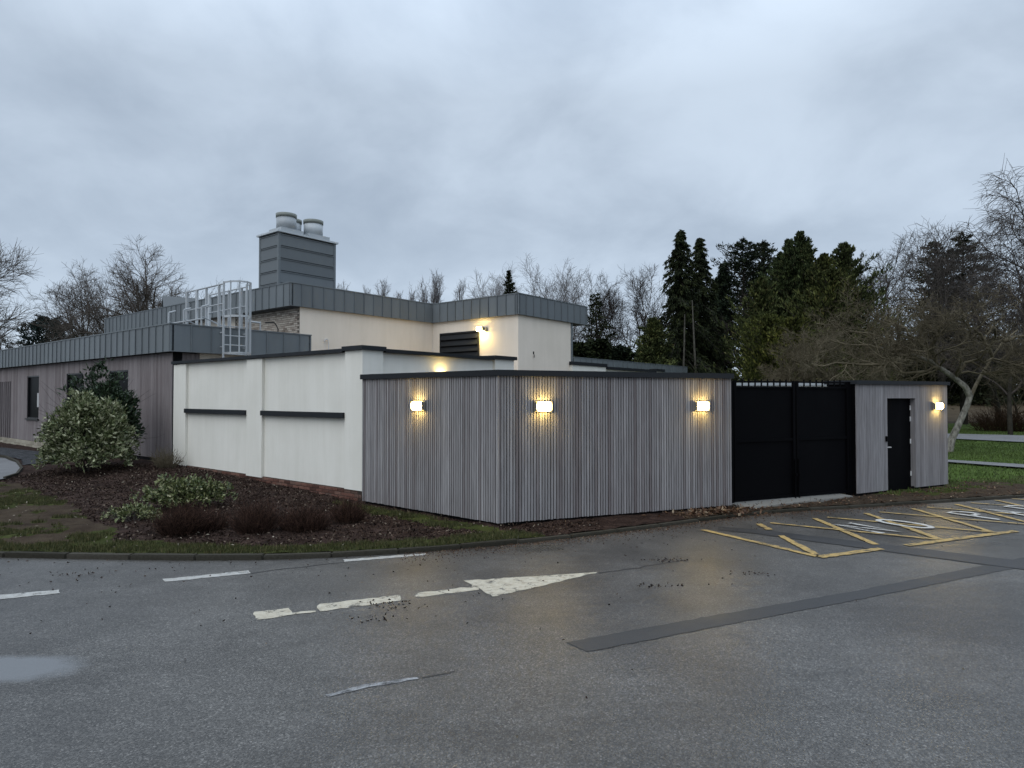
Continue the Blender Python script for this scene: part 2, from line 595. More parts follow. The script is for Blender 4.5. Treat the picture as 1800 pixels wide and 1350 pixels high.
M_cedar = mat_leaf('blue_green_cedar_tufts', [(0, (0.008, 0.016, 0.014)), (1, (0.028, 0.045, 0.04))], 0.8, 0.1)
M_rust = mat_leaf('rusty_dry_sprays', [(0, (0.02, 0.012, 0.008)), (1, (0.05, 0.03, 0.018))], 0.9, 0.05)


def mat_bark(name, a, b_, scale=6):
    m, t, b = new_mat(name, a, 0.9, 0.1)
    g = noise(t, pos(t, (1, 1, 0.5)), scale, 5, 0.65)
    t.links.new(ramp(t, g, [(0.35, a), (0.65, b_)]), b.inputs['Base Color'])
    bump(t, b, g, 0.5, 0.02)
    return m


M_bark = mat_bark('dark_bark', (0.020, 0.018, 0.015), (0.050, 0.045, 0.035))
M_twig = mat_bark('grey_brown_twigs', (0.035, 0.030, 0.027), (0.075, 0.062, 0.055))
M_oaktwig = mat_bark('brown_grey_oak_twigs', (0.06, 0.05, 0.043), (0.13, 0.11, 0.095), 1.5)
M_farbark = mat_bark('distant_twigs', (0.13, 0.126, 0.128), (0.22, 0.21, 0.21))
M_apple = mat_bark('lichened_pale_bark', (0.085, 0.08, 0.065), (0.30, 0.285, 0.245), 9)
M_appletwig = mat_bark('olive_brown_twigs', (0.06, 0.050, 0.032), (0.165, 0.14, 0.095), 1.6)
M_birch = mat_bark('purple_brown_birch_twigs', (0.05, 0.044, 0.040), (0.12, 0.105, 0.095), 3)
M_deadbark = mat_bark('bare_pale_trunk', (0.06, 0.056, 0.047), (0.115, 0.108, 0.09))


def emit_mat(name, c, s):
    m = bpy.data.materials.new(name)
    m.use_nodes = True
    t = m.node_tree
    t.nodes.clear()
    o = N(t, 'ShaderNodeOutputMaterial')
    em = N(t, 'ShaderNodeEmission')
    em.inputs[0].default_value = (*c, 1)
    em.inputs[1].default_value = s
    t.links.new(em.outputs[0], o.inputs[0])
    return m


M_lit = emit_mat('lit_lamp_diffuser', (1.0, 0.70, 0.22), 54.0)
M_litflood = emit_mat('lit_floodlight_glass', (1.0, 0.72, 0.24), 150.0)

# ------------------------------------------------------------------ places: corners of the enclosure, shed, walls
FC = np.array([-.235, 10.686])       # corner of the slatted screen
FL = np.array([-3.030, 13.013])
FR = np.array([4.256, 12.470])
dL = (FL - FC) / np.linalg.norm(FL - FC)
dR = (FR - FC) / np.linalg.norm(FR - FC)
LL, LR = np.linalg.norm(FL - FC), np.linalg.norm(FR - FC)
S0 = np.array([7.50, 14.005])
S1 = np.array([10.529, 15.557])
dS = (S1 - S0) / np.linalg.norm(S1 - S0)
LS = np.linalg.norm(S1 - S0)
G0 = np.array([4.404, 12.804])
G1 = np.array([7.40, 14.10])
dG = (G1 - G0) / np.linalg.norm(G1 - G0)
LG = np.linalg.norm(G1 - G0)
W0 = np.array([-3.05, 13.1])         # near corner of the white screen wall
B0 = np.array([-10.25, 19.36])       # near corner of the clad wing
F0 = np.array([-10.10, 18.98])       # its fascia corner
U0 = np.array([-7.94, 23.0])         # fascia corner of the upper roof
C1 = U0 + 7.04 * V
C2 = C1 - 4.87 * U
C3 = C2 + 5.1 * V

# ------------------------------------------------------------------ ground
KERB_PX = [(0, 980), (200, 984), (400, 986), (560, 982), (750, 971), (930, 955), (1060, 940), (1200, 922), (1290, 909),
           (1400, 899), (1520, 893), (1650, 884), (1800, 875)]
KW = [(-80, 55), (-45, 26), (-25, 14.5), (-14, 10.2), (-10, 9.2)] + [gp(*p) for p in KERB_PX] + [(16, 15.9), (30, 21), (80, 40)]
KX = np.array([p[0] for p in KW])
KY = np.array([p[1] for p in KW])


def kerb_y(x):
    # smoothed kerb line
    return np.mean([np.interp(x + d, KX, KY) for d in (-.5, -.25, 0, .25, .5)], axis=0)


def sstep(a, b, x):
    t = np.clip((x - a) / (b - a), 0, 1)
    return t * t * (3 - 2 * t)


def gz(x, y):
    """height of the ground behind the kerb"""
    x = np.asarray(x, float)
    y = np.asarray(y, float)
    dx, dy = x - W0[0], y - W0[1]
    s = dx * U[0] + dy * U[1]
    d = -(dx * V[0] + dy * V[1])
    zw = .05 + .22 * np.clip(s / 8.4, 0, 1) - .24 * np.clip((s - 9.2) / 6.5, 0, 1)
    z = zw + (.085 - zw) * sstep(0, 4.2, d)
    k = np.clip((y - kerb_y(x)) / .9, 0, 1)
    z = .062 + (z - .062) * k
    far = sstep(52, 110, y)
    return z + far * 2.2


def vnoise(x, y, sc_, seed):
    r = np.random.default_rng(seed)
    tab = r.random((64, 64))
    fx, fy = np.asarray(x) * sc_, np.asarray(y) * sc_
    ix, iy = np.floor(fx).astype(int), np.floor(fy).astype(int)
    tx, ty = fx - ix, fy - iy
    tx, ty = tx * tx * (3 - 2 * tx), ty * ty * (3 - 2 * ty)
    g = lambda i, j: tab[i % 64, j % 64]
    return (g(ix, iy) * (1 - tx) + g(ix + 1, iy) * tx) * (1 - ty) + (g(ix, iy + 1) * (1 - tx) + g(ix + 1, iy + 1) * tx) * ty


BED = np.array([gp(*p, .1) for p in [(645, 900), (860, 930), (700, 949), (560, 958), (430, 966), (320, 962), (225, 947), (170, 915),
                                      (110, 880), (60, 858), (15, 846), (40, 800), (160, 790), (300, 800), (420, 815)]])


def in_poly(x, y, poly):
    x, y = np.asarray(x), np.asarray(y)
    r = np.zeros(x.shape, bool)
    n = len(poly)
    for i in range(n):
        x0, y0 = poly[i]
        x1, y1 = poly[(i + 1) % n]
        c = ((y0 > y) != (y1 > y)) & (x < (x1 - x0) * (y - y0) / (y1 - y0 + 1e-9) + x0)
        r ^= c
    return r


def surface(x, y):
    """0 turf, 1 soil, 2 mud, 3 park grass, 4 woodland floor"""
    jx = (vnoise(x, y, 1.7, 1) - .5) * .7 + (vnoise(x, y, 6, 2) - .5) * .25
    jy = (vnoise(x, y, 1.7, 3) - .5) * .5 + (vnoise(x, y, 6, 4) - .5) * .2
    r = np.zeros(np.shape(x), int)
    bed = in_poly(x + jx * .6, y + jy * .6, BED)
    behind = ((x - W0[0]) * V[0] + (y - W0[1]) * V[1] > -.25) & (x < 3)
    patch = (vnoise(x, y, 1.3, 9) * .6 + vnoise(x, y, 4.5, 10) * .4 > .56) & (x < -3)
    r[patch] = 2
    kd = y - kerb_y(x)
    edge = (kd < .55 + jy * .8) & (x < 1.6)
    r[edge] = 0
    mud = (x > 2.4 + jx * 2) & (kd < 3.0 + jy)
    mud |= (x > 0.6) & (vnoise(x, y, 2.2, 12) > .55) & (x < 3)
    r[mud] = 2
    fieldm = (x > 8.0) & (kd > 1.9 + jy * 1.4)
    r[fieldm] = 3
    fm = (x > 8.0) & (kd > .9 + jy) & (kd <= 2.3 + jy) & (vnoise(x, y, 3, 21) > .42)
    r[fm] = 0
    r[(bed & ~edge) | behind] = 1
    r[(y > 16) & (x < 9)] = 1
    r[(y > 34) & (x < 9)] = 3
    r[(y > 52 + jy * 3)] = 4
    return r


def build_ground():
    xs = np.concatenate([np.linspace(-600, -90, 12), np.arange(-80, -26, 4.), np.arange(-25, -12, .3), np.arange(-12, 12.5, .09),
                         np.arange(12.6, 45, .4), np.arange(46, 90, 4.), np.linspace(95, 600, 12)])
    ks = np.concatenate([np.arange(0, 9.5, .09), np.arange(9.6, 60, .45), np.arange(62, 130, 5.), np.linspace(140, 900, 14)])
    X, K = np.meshgrid(xs, ks, indexing='ij')
    Y = K + kerb_y(xs)[:, None] + .10
    Z = gz(X, Y)
    Z += (vnoise(X, Y, 9, 31) - .5) * .03 + (vnoise(X, Y, 2.5, 32) - .5) * .035 * (K > .3)
    n, m = X.shape
    idx = np.arange(n * m).reshape(n, m)
    Q = np.stack([idx[:-1, :-1], idx[1:, :-1], idx[1:, 1:], idx[:-1, 1:]], -1).reshape(-1, 4)
    me = fast_mesh('ground', np.stack([X, Y, Z], -1).reshape(-1, 3), [Q])
    for mt in (M_turf, M_soil, M_mud, M_field, M_wood_floor):
        me.materials.append(mt)
    cxy = (np.stack([X, Y], -1)[:-1, :-1] + np.stack([X, Y], -1)[1:, 1:]) / 2
    mi = surface(cxy[..., 0], cxy[..., 1]).reshape(-1).astype(np.int32)
    me.polygons.foreach_set('material_index', mi)
    me.polygons.foreach_set('use_smooth', np.ones(len(mi), bool))
    o = obj('ground', me)
    tag(o, kind='structure')
    return o


build_ground()
# far terrain under everything
tb = MB()
tb.add([(-1500, -300, -.25), (1500, -300, -.25), (1500, 1800, -.25), (-1500, 1800, -.25)], [(0, 1, 2, 3)])
tag(obj('terrain', tb, M_wood_floor), kind='structure')


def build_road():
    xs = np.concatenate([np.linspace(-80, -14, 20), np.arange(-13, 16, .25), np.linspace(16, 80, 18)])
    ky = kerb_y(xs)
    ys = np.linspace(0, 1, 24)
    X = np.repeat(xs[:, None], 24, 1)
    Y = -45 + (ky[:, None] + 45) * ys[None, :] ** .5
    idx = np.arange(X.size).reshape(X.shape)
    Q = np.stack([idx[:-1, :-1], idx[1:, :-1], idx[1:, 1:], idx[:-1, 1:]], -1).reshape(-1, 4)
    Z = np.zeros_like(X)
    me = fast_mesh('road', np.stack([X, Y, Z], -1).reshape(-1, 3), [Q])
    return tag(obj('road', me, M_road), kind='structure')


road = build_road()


def flat(name, poly, mat, z, parent, jit=0.008, step=.06):
    """a thin sheet with a slightly ragged outline"""
    pts = []
    n = len(poly)
    for i in range(n):
        a, b = np.array(poly[i]), np.array(poly[(i + 1) % n])
        k = max(1, int(np.linalg.norm(b - a) / step))
        for j in range(k):
            q = a + (b - a) * j / k
            if j:
                q = q + rng.normal(0, jit, 2)
            pts.append(q)
    m = MB()
    m.add([(p[0], p[1], z) for p in pts], [tuple(range(len(pts)))])
    me = m.mesh(name)
    import bmesh
    bm = bmesh.new()
    bm.from_mesh(me)
    bmesh.ops.triangulate(bm, faces=bm.faces[:])
    bm.to_mesh(me)
    bm.free()
    return obj(name, me, mat, parent)


PXP = lambda L: [gp(*p) for p in L]
flat('tar_patch', PXP([(994, 1130), (1250, 1083), (1500, 1040), (1740, 992), (1830, 974), (1860, 985), (1760, 1004), (1500, 1056), (1250, 1104), (1032, 1146)]), M_patch, .004, road, .006)
flat('tar_patch', PXP([(1262, 926), (1330, 931), (1500, 951), (1700, 975), (1850, 993), (1850, 1008), (1700, 989), (1500, 962), (1330, 939), (1262, 932)]), M_patch, .0075, road, .006)
for P_ in ([(285, 1018), (340, 1013), (437, 1003), (441, 1008), (345, 1018), (290, 1023)],
           [(-80, 1052), (0, 1046), (104, 1037), (106, 1043), (0, 1054), (-80, 1062)],
           [(603, 984), (748, 973), (750, 976), (605, 988)]):
    flat('lane_dash', PXP(P_), M_pdash, .004, road, .007)
flat('lane_dash', PXP([(571, 1222), (640, 1204), (733, 1191), (736, 1194), (645, 1209), (577, 1226)]), M_pfaint, .004, road, .006)
for P_ in ([(447, 1076), (507, 1069), (514, 1078), (555, 1074), (555, 1076), (505, 1082), (452, 1090)],
           [(562, 1062), (702, 1046), (704, 1056), (563, 1075), (557, 1069)],
           [(735, 1042), (838, 1031), (842, 1037), (737, 1050), (727, 1049)],
           [(815, 1021), (930, 1014), (1050, 1006), (955, 1030), (866, 1049)]):
    flat('arrow_marking', PXP(P_), M_pwhite, .004, road, .010)

# yellow hatched box with NO PARKING
BX = np.array([4.199, 8.831])
e1 = np.array([.92132, .3888])
e2 = np.array([-.3888, .92132])
bx = lambda a, b: BX + e1 * a + e2 * b


def stroke(name, pts, w, mat, z):
    for a, b in zip(pts[:-1], pts[1:]):
        a, b = np.array(a, float), np.array(b, float)
        d = (b - a) / np.linalg.norm(b - a)
        n = np.array([-d[1], d[0]]) * w / 2
        flat(name, [a - n, b - n, b + n, a + n], mat, z, road, .007)


def stroke1(name, pts, w, mat, z):
    """one polyline stroke as one sheet"""
    pts = [np.array(p, float) for p in pts]
    lft, rgt = [], []
    for i, p in enumerate(pts):
        a = pts[max(i - 1, 0)]
        b = pts[min(i + 1, len(pts) - 1)]
        d = (b - a) / np.linalg.norm(b - a)
        n = np.array([-d[1], d[0]]) * w / 2
        lft.append(p + n)
        rgt.append(p - n)
    m = MB()
    k = len(pts)
    m.add([(q[0], q[1], z) for q in lft + rgt], [(i, i + 1, k + i + 1, k + i) for i in range(k - 1)])
    return m


stroke('hatch_line', [bx(-.28, 2.07), bx(0, .03)], .11, M_pyellow, .0115)
stroke('hatch_line', [bx(0, 0), bx(1.22, 0)], .12, M_pyellow, .0115)
stroke('hatch_line', [bx(1.75, 0), bx(4.35, 0)], .12, M_pyellow, .0115)
stroke('hatch_line', [bx(4.7, 0), bx(12.5, 0)], .12, M_pyellow, .0115)
for k in range(9):
    b0 = 1.3 * k
    top = b0 + .92
    if k == 0:
        stroke('hatch_line', [bx(.06, .1), bx(.55, 1.22)], .11, M_pyellow, .0145)
        stroke('hatch_line', [bx(.72, 1.62), bx(top, 2.07)], .11, M_pyellow, .0145)
    elif k == 1:
        stroke('hatch_line', [bx(1.37, .2), bx(top, 2.07)], .11, M_pyellow, .0145)
    else:
        stroke('hatch_line', [bx(b0, .06), bx(top, 2.07)], .11, M_pyellow, .0145)
    c0 = 2.58 + 1.35 * k
    stroke('hatch_line', [bx(c0 - .03, .07), bx(c0 - 1.42, 2.05)], .08, M_pyellow, .0175)


def letter(chs, a0, h0=.68, h1=1.50, w=.36):
    L = {'N': [[(0, 0), (0, 1), (1, 0), (1, 1)]],
         'O': [[(.5 + .5 * math.cos(q), .5 + .5 * math.sin(q)) for q in np.linspace(0, 2 * PI, 17)]],
         'P': [[(0, 0), (0, 1), (.55, 1), (.85, .93), (1, .78), (.85, .62), (.55, .55), (.06, .55)]],
         'A': [[(0, 0), (.5, 1), (1, 0)], [(.22, .38), (.78, .38)]],
         'R': [[(0, 0), (0, 1), (.55, 1), (.85, .93), (1, .78), (.85, .62), (.55, .55), (.06, .55)], [(.45, .55), (1, 0)]],
         'K': [[(0, 0), (0, 1)], [(.95, 1), (.04, .45)], [(.3, .6), (1, 0)]],
         'I': [[(.5, 0), (.5, 1)]],
         'G': [[(.95, .8), (.75, .97), (.45, 1), (.15, .85), (0, .5), (.15, .15), (.5, 0), (.85, .1), (1, .45), (.6, .45)]]}
    for st in L[chs]:
        m = stroke1('letter', [bx(a0 + x * w - y * .14, h0 + y * (h1 - h0)) for x, y in st], .10, M_pletter, .0205)
        obj('letter', m, M_pletter, road)


for ch, a0 in zip('NOPARKING', (2.17, 3.07, 5.12, 5.98, 6.84, 7.7, 8.56, 9.42, 10.28)):
    letter(ch, a0, w=.42 if ch == 'O' else .36)

def seam(px_pts, w):
    p = [np.array(gp(*q)) for q in px_pts]
    out = []
    for a, b in zip(p[:-1], p[1:]):
        k = max(2, int(np.linalg.norm(b - a) / .12))
        out += [a + (b - a) * i / k + rng.normal(0, .012, 2) for i in range(k)]
    out.append(p[-1])
    obj('tar_seam', stroke1('tar_seam', out, w, M_patch, .0035), M_patch, road)


seam([(442, 1008), (520, 998), (604, 989)], .022)
seam([(1052, 1008), (1120, 998), (1205, 985)], .03)
seam([(740, 1192), (770, 1186), (800, 1180)], .016)
# kerb stones
kerb = bpy.data.objects.new('kerb', None)
col.objects.link(kerb)
tag(kerb, kind='structure')
ksm = [bevel_mesh(MB().box(-.445, .445, 0, .125, -.1, .0).mesh('kerbstone'), .012) for _ in range(1)][0]
ksm.materials.append(M_kerb)
x = -14.0
while x < 15:
    y0 = float(kerb_y(x))
    dx = .9
    y1 = float(kerb_y(x + dx))
    L_ = math.hypot(dx, y1 - y0)
    dx *= .9 / L_
    y1 = float(kerb_y(x + dx))
    low = .058 + .012 * random.random()
    if -0.2 < x < 1.5: low = .05
    if x >= 1.5: low = .045 + .012 * random.random()
    obj('kerbstone', ksm, None, kerb, (x + dx / 2, (y0 + y1) / 2 - .005, low), math.atan2(y1 - y0, dx) + random.uniform(-.008, .008))
    x += dx

# concrete apron before the gate, side path, park paths
def ground_sheet(name, poly, mat, dz=.02, step=.25):
    xs, ys = [p[0] for p in poly], [p[1] for p in poly]
    gx = np.arange(min(xs) - step, max(xs) + step, step)
    gy = np.arange(min(ys) - step, max(ys) + step, step)
    X, Y = np.meshgrid(gx, gy, indexing='ij')
    cx, cy = X[:-1, :-1] + step / 2, Y[:-1, :-1] + step / 2
    keep = in_poly(cx, cy, np.array(poly)).reshape(-1)
    idx = np.arange(X.size).reshape(X.shape)
    Q = np.stack([idx[:-1, :-1], idx[1:, :-1], idx[1:, 1:], idx[:-1, 1:]], -1).reshape(-1, 4)[keep]
    Zs = gz(X, Y) + dz
    return tag(obj(name, fast_mesh(name, np.stack([X, Y, Zs], -1).reshape(-1, 3), [Q]), mat), kind='structure')


def field_path(name, px_top, px_bot, mat, z):
    """strip of path seen between two picture lines, built on the flat park ground"""
    m = MB()
    A = [gp(*p, .06) for p in px_top]
    B = [gp(*p, .06) for p in px_bot]
    n = len(A)
    m.add([(p[0], p[1], z) for p in A + B], [(i, i + 1, n + i + 1, n + i) for i in range(n - 1)])
    return tag(obj(name, m, mat), kind='structure')


field_path('park_path', [(1560, 762), (1680, 764), (1800, 767), (2300, 782)], [(1560, 771), (1680, 773), (1800, 779), (2300, 800)], M_path, .115)
field_path('park_path', [(1560, 806), (1670, 811), (1800, 819), (2200, 848)], [(1560, 810), (1670, 815), (1800, 825), (2200, 858)], M_path, .115)
ap = MB()
ap.prism([G0 + dG * -.1 - np.array([-dG[1], dG[0]]) * .55, G0 + dG * 3.0 - np.array([-dG[1], dG[0]]) * .28,
          G0 + dG * 3.2 + np.array([-dG[1], dG[0]]) * 2.0, G0 + dG * -.1 + np.array([-dG[1], dG[0]]) * 2.0], -.1, .085)
tag(obj('gate_apron', bevel_mesh(ap.mesh('gate_apron'), .012), M_conc), kind='structure')
ground_sheet('side_path', [gp(*p, .12) for p in [(-260, 795), (-60, 799), (10, 803), (30, 812), (38, 824), (30, 834), (0, 843), (-100, 850), (-300, 850)]], M_path, .03, .08)
ground_sheet('gravel_strip', [gp(*p, .12) for p in [(-300, 778), (0, 784), (60, 790), (110, 796), (110, 812), (40, 818), (38, 806), (0, 797), (-300, 792)]], M_gravel, .035, .08)
em_ = MB()
ep = [gp(*p, .12) for p in [(-30, 799), (10, 803), (30, 812), (38, 824), (30, 834), (8, 841)]]
for a, b in zip(ep[:-1], ep[1:]):
    d = (np.array(b) - np.array(a)); l_ = np.linalg.norm(d); d /= l_
    em_.obox(a, d, 0, l_, -.03, .03, .0, .165)
tag(obj('path_edging', em_, M_kerb), kind='structure')

# ------------------------------------------------------------------ white screen wall
def make_white_wall():
    w = empty('rendered_wall', (W0[0], W0[1], 0), 'white rendered yard wall with pilasters, dark coping and red brick footing', 'wall')
    o = np.zeros(2)
    # panels are set 7 cm behind the pilasters; left of U is -V (towards the viewer)
    obj('panel', MB().obox(o, U, .07, 8.47, -.30, -.07, .275, 3.13), M_white, w)
    obj('panel', MB().obox(o, V, .30, 4.93, .07, .30, .275, 3.13), M_white, w)
    pm = MB().prism([U * .58, np.zeros(2), V * .54, V * .54 + U * .34, V * .34 + U * .58], .275, 3.155)
    obj('pilaster', pm, M_white, w)
    obj('pilaster', MB().obox(o, U, 3.82, 4.53, -.34, 0, .25, 3.115), M_white, w)
    obj('pilaster', MB().obox(o, U, 7.8, 8.55, -.34, 0, .255, 3.105), M_white, w)
    obj('pilaster', MB().obox(o, V, 4.18, 4.95, 0, .34, .25, 3.155), M_white, w)
    # copings
    obj('coping', MB().obox(o, U, .62, 8.62, -.36, .05, 3.13, 3.205), M_cap, w)
    obj('coping', MB().obox(o, V, .58, 4.12, -.05, .36, 3.13, 3.205), M_cap, w)
    cp = MB().prism([U * .62 - V * .06, -U * .06 - V * .06, V * .58 - U * .06, V * .58 + U * .38, V * .40 + U * .62], 3.157, 3.245)
    obj('coping', cp, M_cap, w)
    obj('coping', MB().obox(o, V, 4.12, 5.02, -.06, .38, 3.157, 3.245), M_cap, w)
    for a, b in ((.58, 3.82), (4.53, 7.8)):
        obj('band', MB().obox(o, U, a + .002, b - .002, -.07, .045, 1.745, 1.86), M_cap, w)
    # brick footing
    ft = obj('footing', MB().obox(o, U, .0, 8.45, -.30, -.035, -.3, .273), M_mortardark, w)
    bm_ = bevel_mesh(MB().box(0, .215, 0, .10, 0, .065).mesh('brick'), .006, 1)
    bm_.materials.append(M_brickred)
    for c in range(5):
        z = .272 - .075 * (c + 1)
        off = .1125 * (c % 2)
        for i in range(38):
            s = i * .225 + off - .05
            if s < 0 or s > 8.2: continue
            q = W0 + U * s
            if z + .07 < float(gz(q[0] - V[0] * .1, q[1] - V[1] * .1)) - .05: continue
            if c > 2 and s > 5: continue
            p = U * (s + .215) - V * (-.035 + .012 + random.uniform(-.006, .006))
            obj('brick', bm_, None, ft, (p[0], p[1], z), ang(-U))
    return w


make_white_wall()

# second white wall, far right, in front of the low rear roof
def make_rear_wall():
    a = np.array([2.67, 28.4])
    w = empty('rendered_wall', (a[0], a[1], 0), 'short white wall under dark coping seen just above the slatted screen, before the low rear roof', 'wall')
    o = np.zeros(2)
    obj('panel', MB().obox(o, V, .6, 9.0, .07, .3, 0, 3.5), M_white, w)
    obj('pilaster', MB().obox(o, V, 0, 2.9, 0, .34, 0, 3.6), M_white, w)
    obj('pilaster', MB().obox(o, V, 8.2, 9.1, 0, .34, 0, 3.55), M_white, w)
    obj('coping', MB().obox(o, V, -.05, 2.95, -.05, .38, 3.602, 3.75), M_cap, w)
    obj('coping', MB().obox(o, V, 2.95, 8.15, -.05, .38, 3.502, 3.63), M_cap, w)
    obj('coping', MB().obox(o, V, 8.15, 9.2, -.05, .38, 3.552, 3.70), M_cap, w)


make_rear_wall()

# ------------------------------------------------------------------ the flat roofed building
bld = empty('flat_roofed_building', (B0[0], B0[1], 0), 'low flat roofed building with grey seamed metal fascias, dark timber wing and cream upper block', 'building')
org = np.array([B0[0], B0[1]])


def bpart(name, m, mat, parent=None):
    """mesh given in world coordinates becomes a part of the building"""
    me = m.mesh(name) if isinstance(m, MB) else m
    n = len(me.vertices)
    co = np.empty(n * 3, np.float32)
    me.vertices.foreach_get('co', co)
    co = co.reshape(-1, 3)
    co[:, :2] -= org
    me.vertices.foreach_set('co', co.ravel())
    return obj(name, me, mat, parent or bld)


fas = {}


def fascia(O, d, length, z0, z1, side, pitch=.5, first=None, root=None):
    """standing seam panels; side=+1 when the outside is left of d"""
    root = root if root is not None else bpart('fascia', MB().obox(O, d, 0.0, length, *sorted((-.10 * side, -.045 * side)), z0 + .02, z1 - .01), M_zincdark)
    key = (round(pitch, 3), round(z1 - z0, 3), side)
    if key not in fas:
        m = MB()
        y = sorted((-.042 * side, 0))
        m.box(.011, pitch - .005, y[0], y[1], 0, z1 - z0)
        y = sorted((0, .032 * side))
        m.box(pitch - .026, pitch - .005, y[0], y[1], 0, z1 - z0)
        fas[key] = m.mesh('panel')
        fas[key].materials.append(M_zinc)
    n = int(length / pitch)
    for i in range(n):
        q = O + d * (i * pitch) - org
        obj('panel', fas[key], None, root, (q[0], q[1], z0), ang(d))
    rest = length - n * pitch
    if rest > .04:
        m = MB().box(.003, rest - .001, *sorted((-.042 * side, 0)), 0, z1 - z0)
        q = O + d * (n * pitch) - org
        obj('panel', m, M_zinc, root, (q[0], q[1], z0), ang(d))
    # drip edge on top
    bpart('trim', MB().obox(O, d, 0.0, length, *sorted((-.16 * side, .02 * side)), z1 + .001, z1 + .035), M_zinc, root)
    return root


LZ0, LZ1 = 3.54, 4.35
UZ0, UZ1 = 5.47, 6.29
fascia(F0, U, 27.0, LZ0, LZ1, 1, .5)
fascia(F0, V, 4.79, LZ0, LZ1, -1, .62)
fascia(F0 + 4.79 * V, U, 1.0, LZ0, LZ1, -1, .5)
fascia(U0, U, 17.5, UZ0, UZ1, 1, .48)
fascia(U0, V, 7.04, UZ0, UZ1, -1, .47)
fascia(C1, -U, 4.87, UZ0, UZ1, -1, .47)
fascia(C2, V, 5.1, UZ0, UZ1, -1, .5)
fascia(C3, U, 8.0, UZ0, UZ1, -1, .5)
R0 = np.array([3.4, 35.0])
fascia(R0, V, 14.9, 3.6, 4.33, -1, .6)
# roofs
bpart('roof', MB().prism([F0 + .1 * U + .1 * V, F0 + 4.69 * V + .1 * U, F0 + 4.69 * V + 26.9 * U, F0 + 26.9 * U + .1 * V], LZ0 + .01, LZ1 - .16), M_roof)
bpart('roof', MB().prism([U0 + .1 * U + .1 * V, C1 + .1 * U + .1 * V, C2 + .1 * U + .1 * V, C3 + .1 * U - .1 * V, C3 + 18 * U - .1 * V, U0 + 17.4 * U + .1 * V], UZ0 + .01, UZ1 - .12), M_roof)
bpart('roof', MB().prism([R0 + .1 * U + .1 * V, R0 + .1 * U + 14.8 * V, R0 + 10 * U + 14.8 * V, R0 + 10 * U], 3.61, 4.2), M_roof)
bpart('rear_wall', MB().prism([R0 + .5 * U + .4 * V, R0 + .5 * U + 14.4 * V, R0 + 9.6 * U + 14.4 * V, R0 + 9.6 * U + .4 * V], 0, 3.6), M_cream)
# walls of the upper block
Uw = U0 + .12 * U + .45 * V
C1w = C1 + .12 * U + .12 * V
C2w = C2 + .12 * U + .12 * V
C3w = C2 + .12 * U + 3.9 * V
bpart('upper_wall', MB().prism([Uw, C1w, C2w, C3w, C3w + 17 * U, Uw + 17 * U], 0, UZ0 + .01), M_cream)
bpart('corner_trim', MB().prism([C3w - .03 * U + .0 * V, C3w - .03 * U + .12 * V, C3w + .2 * U + .12 * V, C3w + .2 * U], 0, UZ0), M_zinc)
# pale brickwork facing the lower roof
bw = bpart('brick_wall', MB().obox(Uw, U, .0, 4.6, .002, .012, 4.0, UZ0), M_mortar)
bmesh_pale = bevel_mesh(MB().box(0, .215, 0, .03, 0, .065).mesh('brick'), .004, 1)
bmesh_pale.materials.append(M_brickpale)
for c in range(17):
    z = 4.16 + .075 * c
    if z + .065 > UZ0: break
    for i in range(20):
        s = i * .225 + .1125 * (c % 2)
        if s + .215 > 4.6: continue
        q = Uw + U * s - V * (.012 + random.uniform(-.004, .008)) - org
        obj('brick', bmesh_pale, None, bw, (q[0], q[1], z), ang(U))
# louvre
la, lz1 = vp(775, 588, C1w, -U)
lb, _ = vp(843, 580, C1w, -U)
lv = bpart('louvre', MB().obox(C1w, -U, la, lb, -.035, -.003, 3.0, 4.97), M_dark)
fm_ = MB()
fm_.obox(C1w, -U, la, la + .05, -.08, -.036, 3.0, 4.97).obox(C1w, -U, lb - .05, lb, -.08, -.036, 3.0, 4.97).obox(C1w, -U, la + .05, lb - .05, -.08, -.036, 4.90, 4.97)
bpart('frame', fm_, M_cap, lv)
for k in range(7):
    z = 4.88 - k * .27
    m = MB()
    a, b = C1w - U * (la + .05), C1w - U * (lb - .05)
    n_ = -V
    m.add([(*(a + n_ * .04), z), (*(b + n_ * .04), z), (*(b + n_ * .11), z - .20), (*(a + n_ * .11), z - .20),
           (*(a + n_ * .04), z - .02), (*(b + n_ * .04), z - .02), (*(b + n_ * .11), z - .22), (*(a + n_ * .11), z - .22)],
          [(0, 1, 2, 3), (7, 6, 5, 4), (0, 4, 5, 1), (3, 2, 6, 7), (0, 3, 7, 4), (1, 5, 6, 2)])
    bpart('blade', m, M_cap, lv)
# cable / swan neck on brickwork and render
q = Uw + U * 1.35 - V * .05
bpart('cable', MB().path([(q[0], q[1], 4.2), (q[0], q[1], 4.75), *[tuple(np.append(q + U * .35 * t, 4.75 + .28 * math.sin(t * PI / 2))) for t in (.25, .5, .75, 1)], tuple(np.append(q + U * .9, 5.05))], .022), M_cap)
q = Uw + V * 1.2 - U * .06
pts = [(q[0], q[1], 3.6), (q[0], q[1], 4.28)] + [tuple(np.append(q - V * (.09 - .09 * math.cos(t)), 4.28 + .09 * math.sin(t))) for t in np.linspace(.5, 3.1, 6)]
bpart('swan_neck_pipe', MB().path(pts, .02), M_steel)

